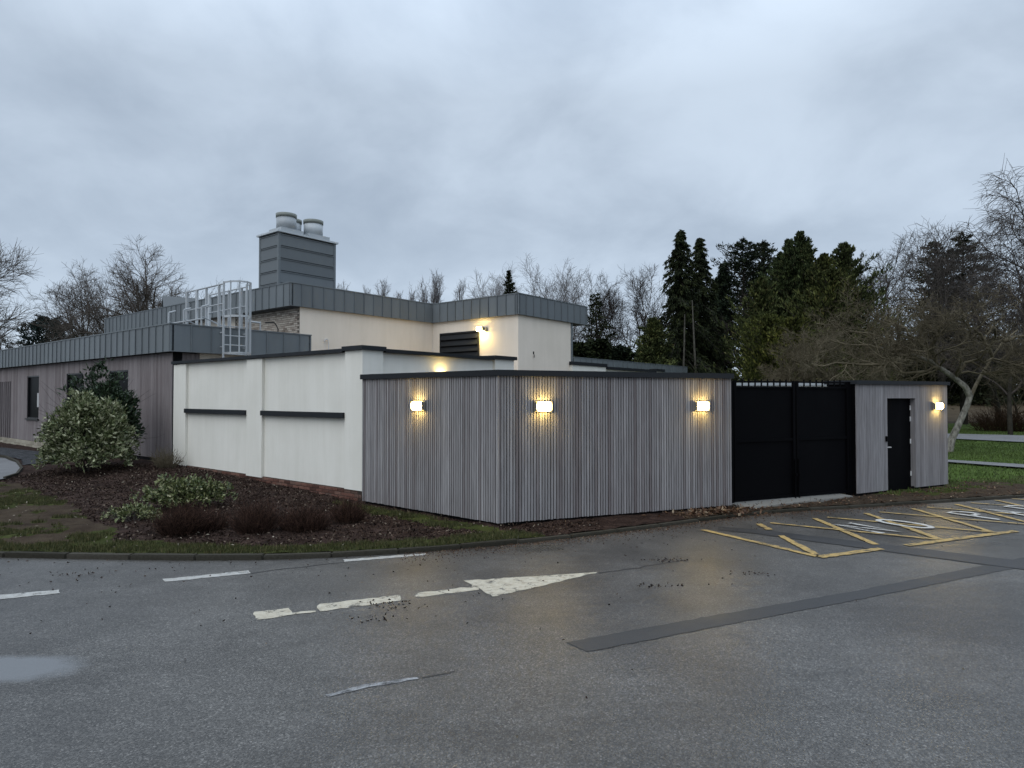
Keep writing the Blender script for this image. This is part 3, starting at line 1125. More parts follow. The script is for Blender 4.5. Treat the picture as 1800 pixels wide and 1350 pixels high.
# clad wing: wall core + boards, windows and shuttered opening
wins = []
for (xa, xb) in ((48, 69), (117, 145), (192, 225)):
    sa, zt = vp(xa, 656, B0, U)
    sb, zt2 = vp(xb, 655, B0, U)
    wins.append((sb, sa, 1.25, 3.09))
DOOR = (16.6, 18.9, .25, 2.9)
CORE_A = .0
ZB = .29
segs = sorted([(w[0], w[1], w[2], w[3]) for w in wins] + [DOOR])
m = MB()
s_prev = 0.0
for a, b, zb, zt in segs:
    m.obox(B0, U, s_prev, a, -.30, -.03, ZB - .3, LZ0)
    m.obox(B0, U, a, b, -.30, -.03, zt, LZ0)
    m.obox(B0, U, a, b, -.30, -.03, ZB - .3, zb)
    m.obox(B0, U, a, b, -.60, -.55, zb, zt)
    s_prev = b
m.obox(B0, U, s_prev, 26, -.30, -.03, ZB - .3, LZ0)
m.obox(B0 + .03 * V + .3 * U, V, 0, 5.2, .0, .25, 0, LZ0)
cw = bpart('clad_wall', m, M_dark)
bpitch = .135
bmeshes = {}


def board(s, z0, z1):
    key = round(z1 - z0, 2)
    if key not in bmeshes:
        bmeshes[key] = MB().box(.004, bpitch - .004, 0, .028, 0, key).mesh('board')
        bmeshes[key].materials.append(M_board)
    q = B0 + U * s - V * 0.001 - org + V * .03
    obj('board', bmeshes[key], None, cw, (q[0], q[1], z0), ang(U))


s = 0.0
while s < 24.5:
    hit = None
    for a, b, zb, zt in segs:
        if s + bpitch > a + .03 and s < b - .03: hit = (zb, zt)
    if hit:
        if hit[0] > ZB + .1: board(s, ZB, hit[0])
        board(s, hit[1], LZ0 - .01)
    else:
        board(s, ZB, LZ0 - .01)
    s += bpitch
# return of the cladding round the corner, then cream wall
for k in range(6):
    q = B0 + V * (.03 + k * bpitch) + U * .02 - org
    obj('board', bmeshes[round(LZ0 - .01 - ZB, 2)], None, cw, (q[0], q[1], ZB), ang(V))
bpart('return_wall', MB().obox(B0 + .06 * U, V, .86, 5.0, 0, .2, 0, LZ0 + .01), M_cream)
for i, (a, b, zb, zt) in enumerate(wins):
    m = MB()
    fr = .05
    m.obox(B0, U, a, a + fr, -.12, -.02, zb, zt).obox(B0, U, b - fr, b, -.12, -.02, zb, zt)
    m.obox(B0, U, a + fr, b - fr, -.12, -.02, zb, zb + fr).obox(B0, U, a + fr, b - fr, -.12, -.02, zt - fr, zt)
    wd = bpart('window', m, M_frame)
    bpart('pane', MB().obox(B0, U, a + fr, b - fr, -.085, -.075, zb + fr, zt - fr), M_pane, wd)
    bpart('sill', MB().obox(B0, U, a - .06, b + .06, -.05, .06, zb - .06, zb - .002), M_frame, wd)
    if i == 0:
        bpart('poster', MB().obox(B0, U, a + .06, a + .5, -.074, -.070, 1.75, 2.35), M_poster, wd)
# timber fins over the opening at far left
fin = MB().box(0, .07, -.08, .03, 0, DOOR[3] - DOOR[2]).mesh('fin')
fin.materials.append(M_board)
dr = bpart('doorway', MB().obox(B0, U, DOOR[0], DOOR[1], -.25, -.2, DOOR[2], DOOR[3]), M_dark)
for k in range(7):
    q = B0 + U * (DOOR[0] + .12 + k * .33) - org
    obj('fin', fin, M_board, dr, (q[0], q[1], DOOR[2]), ang(U))
# pale plinth under the cladding
pl = bpart('plinth', MB().obox(B0, U, .2, 25, -.25, -.06, -.2, ZB - .005), M_mortardark)
pb = bevel_mesh(MB().box(0, .43, 0, .08, 0, .145).mesh('brick'), .006, 1)
pb.materials.append(M_sand)
for c in range(2):
    for k in range(28):
        s = 10.8 + k * .44 + .22 * (c % 2)
        q = B0 + U * s + V * (.05 + random.uniform(-.004, .004)) - org
        obj('brick', pb, None, pl, (q[0], q[1], ZB - .01 - .15 * (c + 1)), ang(U))

# ------------------------------------------------------------------ metal clad stack tower
def make_tower():
    T0 = np.array([-9.48, 26.0])
    z0, z1 = 5.9, 8.9
    t = empty('stack_tower', (T0[0], T0[1], z0), 'grey metal clad rooftop tower carrying pale round flue cowls', 'chimney')
    c = np.zeros(2)
    lu, lv_ = 1.47, 2.75
    obj('core', MB().prism([c + .05 * U + .05 * V, c + .05 * U + (lv_ - .05) * V, c + (lu - .05) * U + (lv_ - .05) * V, c + (lu - .05) * U + .05 * V], 0, z1 - z0 - .01), M_zincdark, t)
    zz = [0, .33, .84, 1.355, 1.87, 2.385, 2.80, z1 - z0 - .02]
    zz = [0, .42, .93, 1.44, 1.95, 2.46, 2.96]
    for a, b in zip(zz[:-1], zz[1:]):
        for d, n_, L_ in ((V, -U, lv_), (U, -V, lu)):
            m = MB()
            sgn = 1 if d is U else -1
            m.obox(c, d, .09, L_ - .10, *sorted((-.05 * sgn, -.001 * sgn)), a + .02, b - .02)
            m.obox(c, d, .09, L_ - .10, *sorted((0, .025 * sgn)), b - .05, b - .02)
            obj('panel', m, M_zinc, t)
    for q, (a, b) in ((c, (0, 0)), (c + lv_ * V - .09 * V, (0, 0)), (c + lu * U - .09 * U, (0, 0))):
        obj('corner_post', MB().prism([q - .012 * U - .012 * V, q - .012 * U + .1 * V, q + .1 * U + .1 * V, q + .1 * U - .012 * V], 0, z1 - z0 - .01), M_zinc, t)
    o = -.09
    obj('top_plate', MB().prism([c + o * U + o * V, c + o * U + (lv_ - o) * V, c + (lu - o) * U + (lv_ - o) * V, c + (lu - o) * U + o * V], z1 - z0, z1 - z0 + .07), M_vent, t)
    zt = z1 - z0 + .07
    for (a, b) in ((.45, .62), (.45, 1.92), (1.05, 1.25)):
        p = c + a * U + b * V
        kb = obj('curb', MB().prism([p + x * U + y * V for x, y in ((-.46, -.52), (-.46, .52), (.46, .52), (.46, -.52))], zt, zt + .16), M_vent, t)
        m = MB().cyl((p[0], p[1], zt + .16), (p[0], p[1], zt + .68), .40, .40, 28)
        kc = obj('flue_cowl', m, M_vent, t)
        kc.data.polygons.foreach_set('use_smooth', [len(f.vertices) == 4 for f in kc.data.polygons])
        bd = obj('band', MB().cyl((p[0], p[1], zt + .68), (p[0], p[1], zt + .84), .415, .425, 28), M_ventband, kc)
        bd.data.polygons.foreach_set('use_smooth', [len(f.vertices) == 4 for f in bd.data.polygons])
    return t


make_tower()

# small gabled rooflight behind the upper fascia
gA = np.array([xat(284, 30.), 30.])
g = empty('gabled_rooflight', (gA[0], gA[1], 6.2), 'small grey gabled rooflight peeping over the fascia beside the guard rail', 'rooflight')
zr = zat(520, 30.) - 6.2
m = MB()
d = V * .9 - U * .3
d /= np.linalg.norm(d)
n_ = np.array([-d[1], d[0]])
for sgn in (-1, 1):
    a = [(*(0 * d), zr), (*(1.5 * d), zr), (*(1.5 * d + sgn * .55 * n_), zr - .6), (*(sgn * .55 * n_), zr - .6)]
    b = [(x, y, z - .07) for x, y, z in a]
    m.add(a + b, [(0, 1, 2, 3), (4, 7, 6, 5), (0, 4, 5, 1), (3, 2, 6, 7), (0, 3, 7, 4), (1, 5, 6, 2)])
obj('roof', m, M_galvdull, g)
m = MB()
m.add([(*(.12 * d), zr - .1), (*(.12 * d + .45 * n_), zr - .6), (*(.12 * d - .45 * n_), zr - .6), (*(1.4 * d), zr - .1), (*(1.4 * d + .45 * n_), zr - .6), (*(1.4 * d - .45 * n_), zr - .6)],
      [(0, 1, 2), (3, 5, 4), (0, 3, 4, 1), (0, 2, 5, 3), (1, 4, 5, 2)])
obj('gable', m, M_dark, g)
obj('base', MB().obox(np.zeros(2), d, .1, 1.4, -.45, .45, -.2, zr - .61), M_zinc, g)

# ------------------------------------------------------------------ access ladder with cage, guard rails
def make_ladder():
    base = F0 + 1.49 * V
    out = -U
    L = empty('caged_ladder', (base[0], base[1], 0), 'galvanised caged access ladder rising over the lower roof edge', 'ladder')
    w = .75
    y0 = .22
    bar = lambda p, q, r=.022, k=6: MB().path([p, q], r, k)
    pt = lambda a, b, z: (*(V * a + out * b), z)
    zt = 5.80
    for a in (0, w):
        m = MB().obox(np.zeros(2) + out * y0, V, a - .027, a + .027, -.02, .02, 1.2, zt)
        obj('stile', m, M_galv, L)
    for k in range(11):
        z = 1.5 + k * .29
        obj('rung', bar(pt(.03, y0, z), pt(w - .03, y0, z), .018), M_galv, L)
    # hoops
    ht = .62
    def arc(z, n=10):
        out_ = []
        for t in np.linspace(0, PI, n):
            out_.append((w / 2 - (w / 2) * math.cos(t), y0 + ht * math.sin(t) ** .8))
        return [(a, b, z) for a, b in out_]
    for z, hgt in ((5.74, .05), (4.66, .07), (3.52, .06)):
        m = MB()
        A = arc(z)
        for p, q in zip(A[:-1], A[1:]):
            P, Q = np.array(V * p[0] + out * p[1]), np.array(V * q[0] + out * q[1])
            dd = Q - P
            l_ = np.linalg.norm(dd)
            m.obox(P, dd / l_, 0, l_, -.008, .008, z, z + hgt)
        obj('hoop', m, M_galv, L)
    for t in (.16, .36, .56, .76, .92):
        q = t * PI
        a, b = w / 2 - (w / 2) * math.cos(q), y0 + (ht - .012) * math.sin(q) ** .8
        P = V * a + out * b
        obj('cage_strip', MB().obox(P, V, -.02, .02, -.006, .006, 3.5, 5.8), M_galv, L)
    for z in (3.75, 4.2):
        for a in (0, w):
            obj('bracket', bar(pt(a, y0, z), pt(a, 0.02, z), .02), M_galv, L)
    return L


make_ladder()


def make_guard():
    base = F0 + 1.49 * V
    G = empty('roof_guard_rail', (base[0], base[1], 4.3), 'pair of galvanised guard rails leading from the ladder top onto the roof', 'guard rail')
    for a in (0, .75):
        P = lambda s, z, a=a: (*(V * a + U * s), z - 4.3)
        obj('top_rail', MB().path([P(-.2, 5.72), P(2.3, 5.70)], .026, 8), M_galv, G)
        obj('mid_rail', MB().path([P(-.2, 5.10), P(2.3, 5.08)], .026, 8), M_galv, G)
        for s, wd in ((.08, .025), (.9, .025), (1.55, .045), (2.26, .06)):
            m = MB().obox(V * a + U * s, U, -wd, wd, -.03, .03, -.12, 5.72 - 4.3)
            obj('post', m, M_galv, G)
    obj('base_plate', MB().prism([U * .02 - V * .1, U * 2.45 - V * .1, U * 2.45 + V * .9, U * .02 + V * .9], -.06, .02), M_galv, G)
    # low tubular fall-arrest rail further along the roof edge
    b2 = F0 + .55 * V
    K = empty('tubular_roof_rail', (b2[0], b2[1], 4.3), 'low bent tube rail with counterweight legs along the lower roof edge', 'guard rail')
    P = lambda s, a, z: (*(V * a + U * s), z - 4.3)
    obj('rail', MB().path([P(.2, .5, 4.62), P(2.9, .5, 4.62)], .028, 8), M_galv, K)
    for s in (.3, 1.5, 2.6):
        obj('leg', MB().path([P(s, .5, 4.2), P(s, .5, 5.0), P(s, .72, 5.08)], .028, 8), M_galv, K)
        obj('strut', MB().path([P(s, .5, 4.7), P(s + .35, 1.6, 4.4)], .024, 8), M_galv, K)
    b3 = F0 + 3.0 * V
    K = empty('tubular_roof_rail', (b3[0], b3[1], 4.3), 'low bent tube rail on the lower roof in front of the pale brickwork', 'guard rail')
    P = lambda s, a, z: (*(V * a + U * s), z - 4.3)
    obj('rail', MB().path([P(1.0, -.1, 4.78), P(1.0, .42, 4.76)], .028, 8), M_galv, K)
    for s, a in ((1.0, .42),):
        obj('leg', MB().path([P(s, a, 4.15), P(s, a, 4.76), P(s + .05, a + .02, 4.78)], .028, 8), M_galv, K)


make_guard()

# ------------------------------------------------------------------ slatted timber screen
def slat_mesh(w, h, dep=.026):
    me = MB().box(-w / 2, w / 2, 0, dep, 0, h).mesh('slat')
    me.materials.append(M_slat)
    return me


def make_screen():
    t = empty('slatted_screen', (FC[0], FC[1], 0), 'angular grey timber slat screen with dark coping wrapping the yard corner', 'fence')
    zb, zt = .10, 2.545
    nL = np.array([dL[1], -dL[0]])   # inside (right of dL)
    nR = np.array([-dR[1], dR[0]])   # inside (left of dR)
    back = .0
    c = np.zeros(2)
    ins = (nL + nR)
    # dark backing boards
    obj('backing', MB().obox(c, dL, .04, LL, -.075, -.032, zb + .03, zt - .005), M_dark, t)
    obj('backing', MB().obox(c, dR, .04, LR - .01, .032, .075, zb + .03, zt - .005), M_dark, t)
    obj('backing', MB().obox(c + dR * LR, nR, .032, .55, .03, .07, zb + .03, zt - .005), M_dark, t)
    # dark bottom rail set back
    obj('base_rail', MB().obox(c, dL, .1, LL, -.14, -.08, -.12, zb + .02), M_dark, t)
    obj('base_rail', MB().obox(c, dR, .1, LR - .05, .08, .14, -.12, zb + .02), M_dark, t)
    for L_, d, n_, sgn in ((LL, dL, nL, -1), (LR, dR, nR, 1)):
        pitch = .0535
        k = int(L_ / pitch)
        pitch = L_ / k
        for i in range(k):
            w = random.choice((.035, .037, .039, .041))
            key = 'slat%d' % int(w * 1000 + .5)
            if key not in cache: cache[key] = slat_mesh(w, zt - zb)
            q = c + d * ((i + .5) * pitch) + n_ * random.uniform(-.002, .003)
            if sgn < 0: q = q + n_ * .026
            obj('slat', cache[key], None, t, (q[0], q[1], zb + random.uniform(-.004, .004)), ang(d) + (0 if sgn > 0 else 0))
    obj('corner_slat', MB().prism([dL * .02 - nL * .004, -ins * .012, dR * .02 - nR * .004, dR * .02 + nR * .02, dL * .02 + nL * .02], zb, zt), M_slat, t)
    # end return at the gate
    for i in range(3):
        q = dR * (LR + .004) + nR * (.04 + i * .055)
        obj('slat', cache['slat41'], None, t, (q[0], q[1], zb), ang(nR))
    # coping: butt jointed at the corner
    corner = -(ins) / (1 + nL @ nR) * .045
    inner = (ins) / (1 + nL @ nR) * .20
    zc0, zc1 = zt + .001, zt + .10
    obj('coping', MB().prism([corner, dL * (LL + .02) - nL * .045, dL * (LL + .02) + nL * .20, inner], zc0, zc1), M_cap, t)
    obj('coping', MB().prism([corner, inner, dR * (LR + .03) + nR * .20, dR * (LR + .03) - nR * .045], zc0, zc1), M_cap, t)
    return t


cache = {}
make_screen()

# ------------------------------------------------------------------ double gate
def make_gate():
    t = empty('double_gate', (G0[0], G0[1], 0), 'tall black sheeted double gate between the slatted screen and the little door shed', 'gate')
    n_ = np.array([-dG[1], dG[0]])
    mid = 1.672
    zb, zt = .10, 2.40
    z_top = 2.505
    for (a, b) in ((.02, mid - .02), (mid + .02, LG - .03)):
        m = MB()
        m.obox(np.zeros(2), dG, a, b, .03, .05, zb + .05, zt)
        leaf = obj('gate_leaf', m, M_black, t)
        fr = lambda s0, s1, z0, z1, d0=-.01, d1=.029: MB().obox(np.zeros(2), dG, s0, s1, d0, d1, z0, z1)
        obj('stile', fr(a, a + .06, zb, z_top + (.02)), M_black, leaf)
        obj('stile', fr(b - .06, b, zb, z_top + (.02)), M_black, leaf)
        for z0, z1 in ((zb, zb + .06), (1.28, 1.335), (zt - .03, zt + .01), (z_top - .02, z_top + .012)):
            obj('rail', fr(a + .061, b - .061, z0, z1, .0, .027), M_black, leaf)
        k = int((b - a - .12) / .185)
        for i in range(1, k + 1):
            s = a + .06 + i * (b - a - .12) / (k + 1)
            obj('bar', fr(s - .013, s + .013, zt + .012, z_top + .05, .004, .024), M_black, leaf)
        s = b - .03 if b < mid + .1 else a + .03
        obj('drop_bolt', MB().cyl((*(dG * s - n_ * .03), -.02), (*(dG * s - n_ * .03), .9), .016, .016, 8), M_black, leaf)
        obj('lever', fr(s - .02, s + .02, .55, .60, -.07, -.012), M_black, leaf)
    obj('gate_post', MB().obox(np.zeros(2), dG, LG - .028, LG + .08, -.02, .10, -.1, 2.52), M_black, t)
    obj('gate_post', MB().obox(np.zeros(2), dG, -.09, .018, -.0, .12, -.1, 2.5), M_black, t)
    return t


make_gate()
# pale low wall in the yard whose top shows through the gate bars
yw = np.array([4.4, 17.5])
dY = np.array([.9986, .0526])
w = empty('yard_wall', (yw[0], yw[1], 0), 'pale wall inside the yard showing between the bars along the gate top', 'wall')
obj('panel', MB().obox(np.zeros(2), dY, -.4, 6.2, 0, .25, 0, 2.50), M_white, w)
obj('coping', MB().obox(np.zeros(2), dY, -.45, 6.25, -.04, .29, 2.501, 2.575), M_vent, w)

# ------------------------------------------------------------------ slatted shed with the black door
def make_shed():
    t = empty('slatted_shed', (S0[0], S0[1], 0), 'small grey timber slat shed with a black door beside the gate', 'shed')
    n_ = np.array([-dS[1], dS[0]])   # inwards
    zb, zt = .09, 2.47
    d0, d1, dz = 1.075, 2.13, 2.16
    c = np.zeros(2)
    dep = .72
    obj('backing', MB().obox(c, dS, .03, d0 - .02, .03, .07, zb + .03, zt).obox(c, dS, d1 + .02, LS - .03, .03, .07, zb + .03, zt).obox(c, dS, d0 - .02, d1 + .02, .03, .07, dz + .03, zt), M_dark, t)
    obj('side_wall', MB().obox(c, n_, .035, dep, -.06, -.002, zb + .02, zt), M_black, t)
    obj('side_wall', MB().obox(c + dS * LS, n_, .035, dep, .002, .06, zb + .02, zt), M_board, t)
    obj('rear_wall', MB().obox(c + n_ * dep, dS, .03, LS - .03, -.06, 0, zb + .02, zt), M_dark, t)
    obj('base_rail', MB().obox(c, dS, .05, d0, .05, .12, -.1, zb + .02), M_dark, t)
    obj('base_rail', MB().obox(c, dS, d1, LS - .1, .05, .12, -.1, zb + .02), M_dark, t)
    k = int(LS / .0555)
    pitch = LS / k
    ms, ml = {}, {}
    for i in range(k):
        s = (i + .5) * pitch
        w = random.choice((.0475, .049, .0505))
        over = d0 - .01 < s < d1 + .01
        h = (zt - dz) if over else (zt - zb)
        key = (w, over)
        if key not in ms:
            ms[key] = MB().box(-w / 2, w / 2, 0, .026, 0, h).mesh('slat')
            ms[key].materials.append(M_shedslat)
        q = dS * s + n_ * random.uniform(-.001, .002)
        obj('slat', ms[key], None, t, (q[0], q[1], dz if over else zb), ang(dS))
    # reveal of the door opening
    obj('door_frame', MB().obox(c, dS, d0 - .018, d0 - .001, .001, .16, zb, dz + .02).obox(c, dS, d1 + .001, d1 + .018, .001, .16, zb, dz + .02).obox(c, dS, d0, d1, .001, .16, dz + .001, dz + .025), M_shedslat, t)
    door = obj('door', MB().obox(c, dS, d0 + .01, d1 - .01, .12, .165, .03, dz - .01), M_black, t)
    obj('threshold', MB().obox(c, dS, d0, d1, .06, .3, -.1, .025), M_dark, t)
    hp = dS * (d0 + .07) + n_ * .118
    h = MB().cyl((*hp, 1.05), (*(hp - n_ * .06), 1.05), .012, .012, 8)
    h.path([(*(hp - n_ * .055), 1.05), (*(hp - n_ * .055 + dS * .15), 1.045)], .013, 8)
    obj('handle', h, M_steel, door)
    obj('handle_plate', MB().obox(hp, dS, -.03, .03, -.002, -.012 + .0, .93, 1.13) if False else MB().obox(hp - n_ * .008, dS, -.025, .025, -.004, .006, .92, 1.14), M_steel, door)
    for z in (.35, 1.1, 1.62, 1.88):
        obj('hinge', MB().cyl((*(dS * (d1 - .02) + n_ * .112), z), (*(dS * (d1 - .02) + n_ * .112), z + .11), .014, .014, 8), M_steel, door)
    kq = dS * (d0 - .055)
    obj('keypad', bevel_mesh(MB().obox(kq, dS, -.035, .035, -.035, -.003, 1.19, 1.31).mesh('keypad'), .006), M_black, t)
    obj('coping', MB().prism([-n_ * .05 - dS * .04, dS * (LS + .04) - n_ * .05, dS * (LS + .04) + n_ * (dep + .05), -dS * .04 + n_ * (dep + .05)], zt + .001, zt + .085), M_cap, t)
    return t


make_shed()

# ------------------------------------------------------------------ lamps
def bulkhead(p, d, n_, label, zc, w=.27, h=.155, shift=0.0):
    """p on the wall face, d along the wall, n_ outwards"""
    t = empty('bulkhead_lamp', (p[0], p[1], zc), label, 'wall lamp', 'lit bulkhead lamps on the yard walls')
    c = np.zeros(2)
    sg = 1 if (np.array([-d[1], d[0]]) @ n_) > 0 else -1
    rg = lambda a, b: sorted((a * sg, b * sg))
    obj('back_plate', bevel_mesh(MB().obox(c, d, -w / 2 - .03, w / 2 + .03, *rg(.001, .03), -h / 2 - .012, h / 2 + .012).mesh('back_plate'), .006), M_dull, t)
    me = bevel_mesh(MB().obox(c, d, -w / 2, w / 2, *rg(.031, .115), -h / 2, h / 2).mesh('diffuser'), .03, 4)
    obj('diffuser', me, M_lit, t)
    obj('end_cap', MB().obox(c, d, -w / 2 - .012, -w / 2 - .001, *rg(.031, .085), -h / 2, h / 2), M_dull, t)
    obj('end_cap', MB().obox(c, d, w / 2 + .001, w / 2 + .012, *rg(.031, .085), -h / 2, h / 2), M_dull, t)
    return t


nLo = -np.array([dL[1], -dL[0]])
nRo = -np.array([-dR[1], dR[0]])
nSo = -np.array([-dS[1], dS[0]])
bulkhead(FC + dL * 1.915 + nLo * .004, dL, nLo, 'lit rectangular lamp on the short left face of the slatted screen', 2.03)
bulkhead(FC + dR * .81 + nRo * .004, dR, nRo, 'lit rectangular lamp on the slatted screen just right of its corner', 2.03)
bulkhead(FC + dR * 4.10 + nRo * .004, dR, nRo, 'lit rectangular lamp on the slatted screen next to the black gate', 2.02)
bulkhead(S0 + dS * 2.93 + nSo * .004, dS, nSo, 'lit rectangular lamp on the shed right of its black door', 1.97)
q_ = W0 + V * 2.30 + U * .07
bulkhead(q_ - U * .004, V, -U, 'lit lamp on the white wall, almost hidden behind the slatted screen coping', 2.66)

fl = C1w - U * 3.02
t = empty('floodlight', (fl[0], fl[1], 4.98), 'small lit floodlight on the cream wall beside the black louvre', 'floodlight')
c = np.zeros(2)
obj('bracket', MB().obox(c, -U, .12, .24, -.10, -.002, -.07, .09), M_dull, t)
me = bevel_mesh(MB().obox(c, -U, -.13, .14, -.27, -.10, -.05, .10).mesh('housing'), .015, 2)
obj('housing', me, M_dull, t)
gl = MB()
p0 = c - V * .275
gl.obox(c, -U, -.12, .13, -.29, -.271, -.045, .095)
obj('glass', gl, M_litflood, t)
gl2 = MB().obox(c, -U, -.11, .12, -.26, -.12, -.062, -.052)
obj('lower_glass', gl2, M_litflood, t)
cs = C2w + V * 1.02 - U * .002
t = empty('wall_sensor', (cs[0], cs[1], 3.9), 'tiny black sensor box on the blank cream wall above the screen', 'sensor')
obj('housing', bevel_mesh(MB().obox(c, V, -.05, .05, .0, .09, .02, .16).mesh('housing'), .01), M_black, t)
obj('gland', MB().cyl((*(-U * .04), -.10), (*(-U * .04), .02), .022, .022, 8), M_dull, t)

# thin stand pipe right of the shed
sp = np.array(S0 + dS * (LS + .18) - nSo * .6)
t = empty('stand_pipe', (sp[0], sp[1], 0), 'thin pale stand pipe beside the right end of the shed', 'pipe')
obj('pipe', MB().cyl((0, 0, .0), (0, 0, 2.02), .022, .022, 8), M_dull, t)
obj('tap', MB().path([(-.32, .0, 1.72), (0, 0, 1.72)], .014, 6).cyl((0, 0, 2.02), (0, 0, 2.12), .04, .03, 8), M_dull, t)


# ------------------------------------------------------------------ plants and trees
def norm(a):
    return a / (np.linalg.norm(a, axis=-1, keepdims=True) + 1e-9)


def grow(r, start, dirs, length, r0, segs, wig, trop, taper=.35):
    n = len(start)
    pts = np.empty((n, segs + 1, 3))
    ds = np.empty((n, segs + 1, 3))
    pts[:, 0] = start
    d = norm(dirs)
    ds[:, 0] = d
    trop = np.asarray(trop, float)
    for i in range(segs):
        d = norm(d + r.normal(0, wig, (n, 3)) + trop * (np.array([0, 0, 1.0]) if trop.ndim == 0 else 1.0))
        pts[:, i + 1] = pts[:, i] + d * (length / segs)[:, None]
        ds[:, i + 1] = d
    rad = r0[:, None] * np.linspace(1, taper, segs + 1)[None, :]
    return pts, ds, rad


def kids(r, pts, ds, rad, k, t0, t1, a0, a1, ratio=.62, jit=.08):
    """k child origins on every parent"""
    n, S, _ = pts.shape
    t = np.linspace(t0, t1, k)[None, :] + r.normal(0, jit, (n, k))
    t = np.clip(t, .03, .995)
    f = t * (S - 1)
    i = np.minimum(f.astype(int), S - 2)
    w = (f - i)[..., None]
    ar = np.arange(n)[:, None]
    P = pts[ar, i] * (1 - w) + pts[ar, i + 1] * w
    D = norm(ds[ar, i] * (1 - w) + ds[ar, i + 1] * w)
    Rr = (rad[ar, i] * (1 - w[..., 0]) + rad[ar, i + 1] * w[..., 0]) * ratio
    ref = np.where(np.abs(D[..., 2:3]) > .9, np.array([1.0, 0, 0]), np.array([0, 0, 1.0]))
    A = norm(np.cross(D, ref))
    B = np.cross(D, A)
    phi = r.random((n, 1)) * 6.283 + np.arange(k)[None, :] * 2.39996 + r.normal(0, .5, (n, k))
    th = r.uniform(a0, a1, (n, k))
    nd = D * np.cos(th)[..., None] + (A * np.cos(phi)[..., None] + B * np.sin(phi)[..., None]) * np.sin(th)[..., None]
    return P.reshape(-1, 3), nd.reshape(-1, 3), Rr.reshape(-1), t.reshape(-1)


def tubes(parts):
    """parts: list of (pts, rad, sides) -> verts, quads"""
    VV, FF, off = [], [], 0
    for pts, rad, k in parts:
        n, S, _ = pts.shape
        T = np.gradient(pts, axis=1)
        T = norm(T)
        ref = np.where(np.abs(T[:, :1, 2:3]) > .9, np.array([1.0, 0, 0]), np.array([0, 0, 1.0]))
        A = norm(np.cross(T, np.broadcast_to(ref, T.shape)))
        B = np.cross(T, A)
        q = np.arange(k) * 2 * PI / k
        ring = pts[:, :, None, :] + rad[:, :, None, None] * (A[:, :, None, :] * np.cos(q)[None, None, :, None] + B[:, :, None, :] * np.sin(q)[None, None, :, None])
        VV.append(ring.reshape(-1, 3))
        idx = off + np.arange(n * S * k).reshape(n, S, k)
        nx = np.roll(idx, -1, axis=2)
        FF.append(np.stack([idx[:, :-1], nx[:, :-1], nx[:, 1:], idx[:, 1:]], -1).reshape(-1, 4))
        off += n * S * k
    return np.concatenate(VV), np.concatenate(FF)


def sprays(r, P, D, L, Wd, bend=.25):
    """leaf shaped lozenges bent along their length (two quads each)"""
    n = len(P)
    D = norm(D)
    S = norm(np.cross(D, r.normal(0, 1, (n, 3))))
    Nn = np.cross(S, D)
    L = np.broadcast_to(L, (n,))[:, None]
    Wd = np.broadcast_to(Wd, (n,))[:, None]
    b = Nn * L * bend
    v0 = P
    v1 = P + D * L * .45 + S * Wd * .5 + b * .3
    v2 = P + D * L * .45 - S * Wd * .5 + b * .3
    v3 = P + D * L - b * .3
    VV = np.stack([v0, v1, v3, v2], 1).reshape(-1, 3)
    idx = np.arange(n * 4).reshape(n, 4)
    return VV, np.concatenate([idx[:, [0, 1, 2]], idx[:, [0, 2, 3]]])


def ground_z(x, y):
    return float(gz(np.array(x), np.array(y)))


def plant_obj(name, VV, FF, mat, parent):
    return obj(name, fast_mesh(name, VV, FF if isinstance(FF, list) else [FF]), mat, parent)


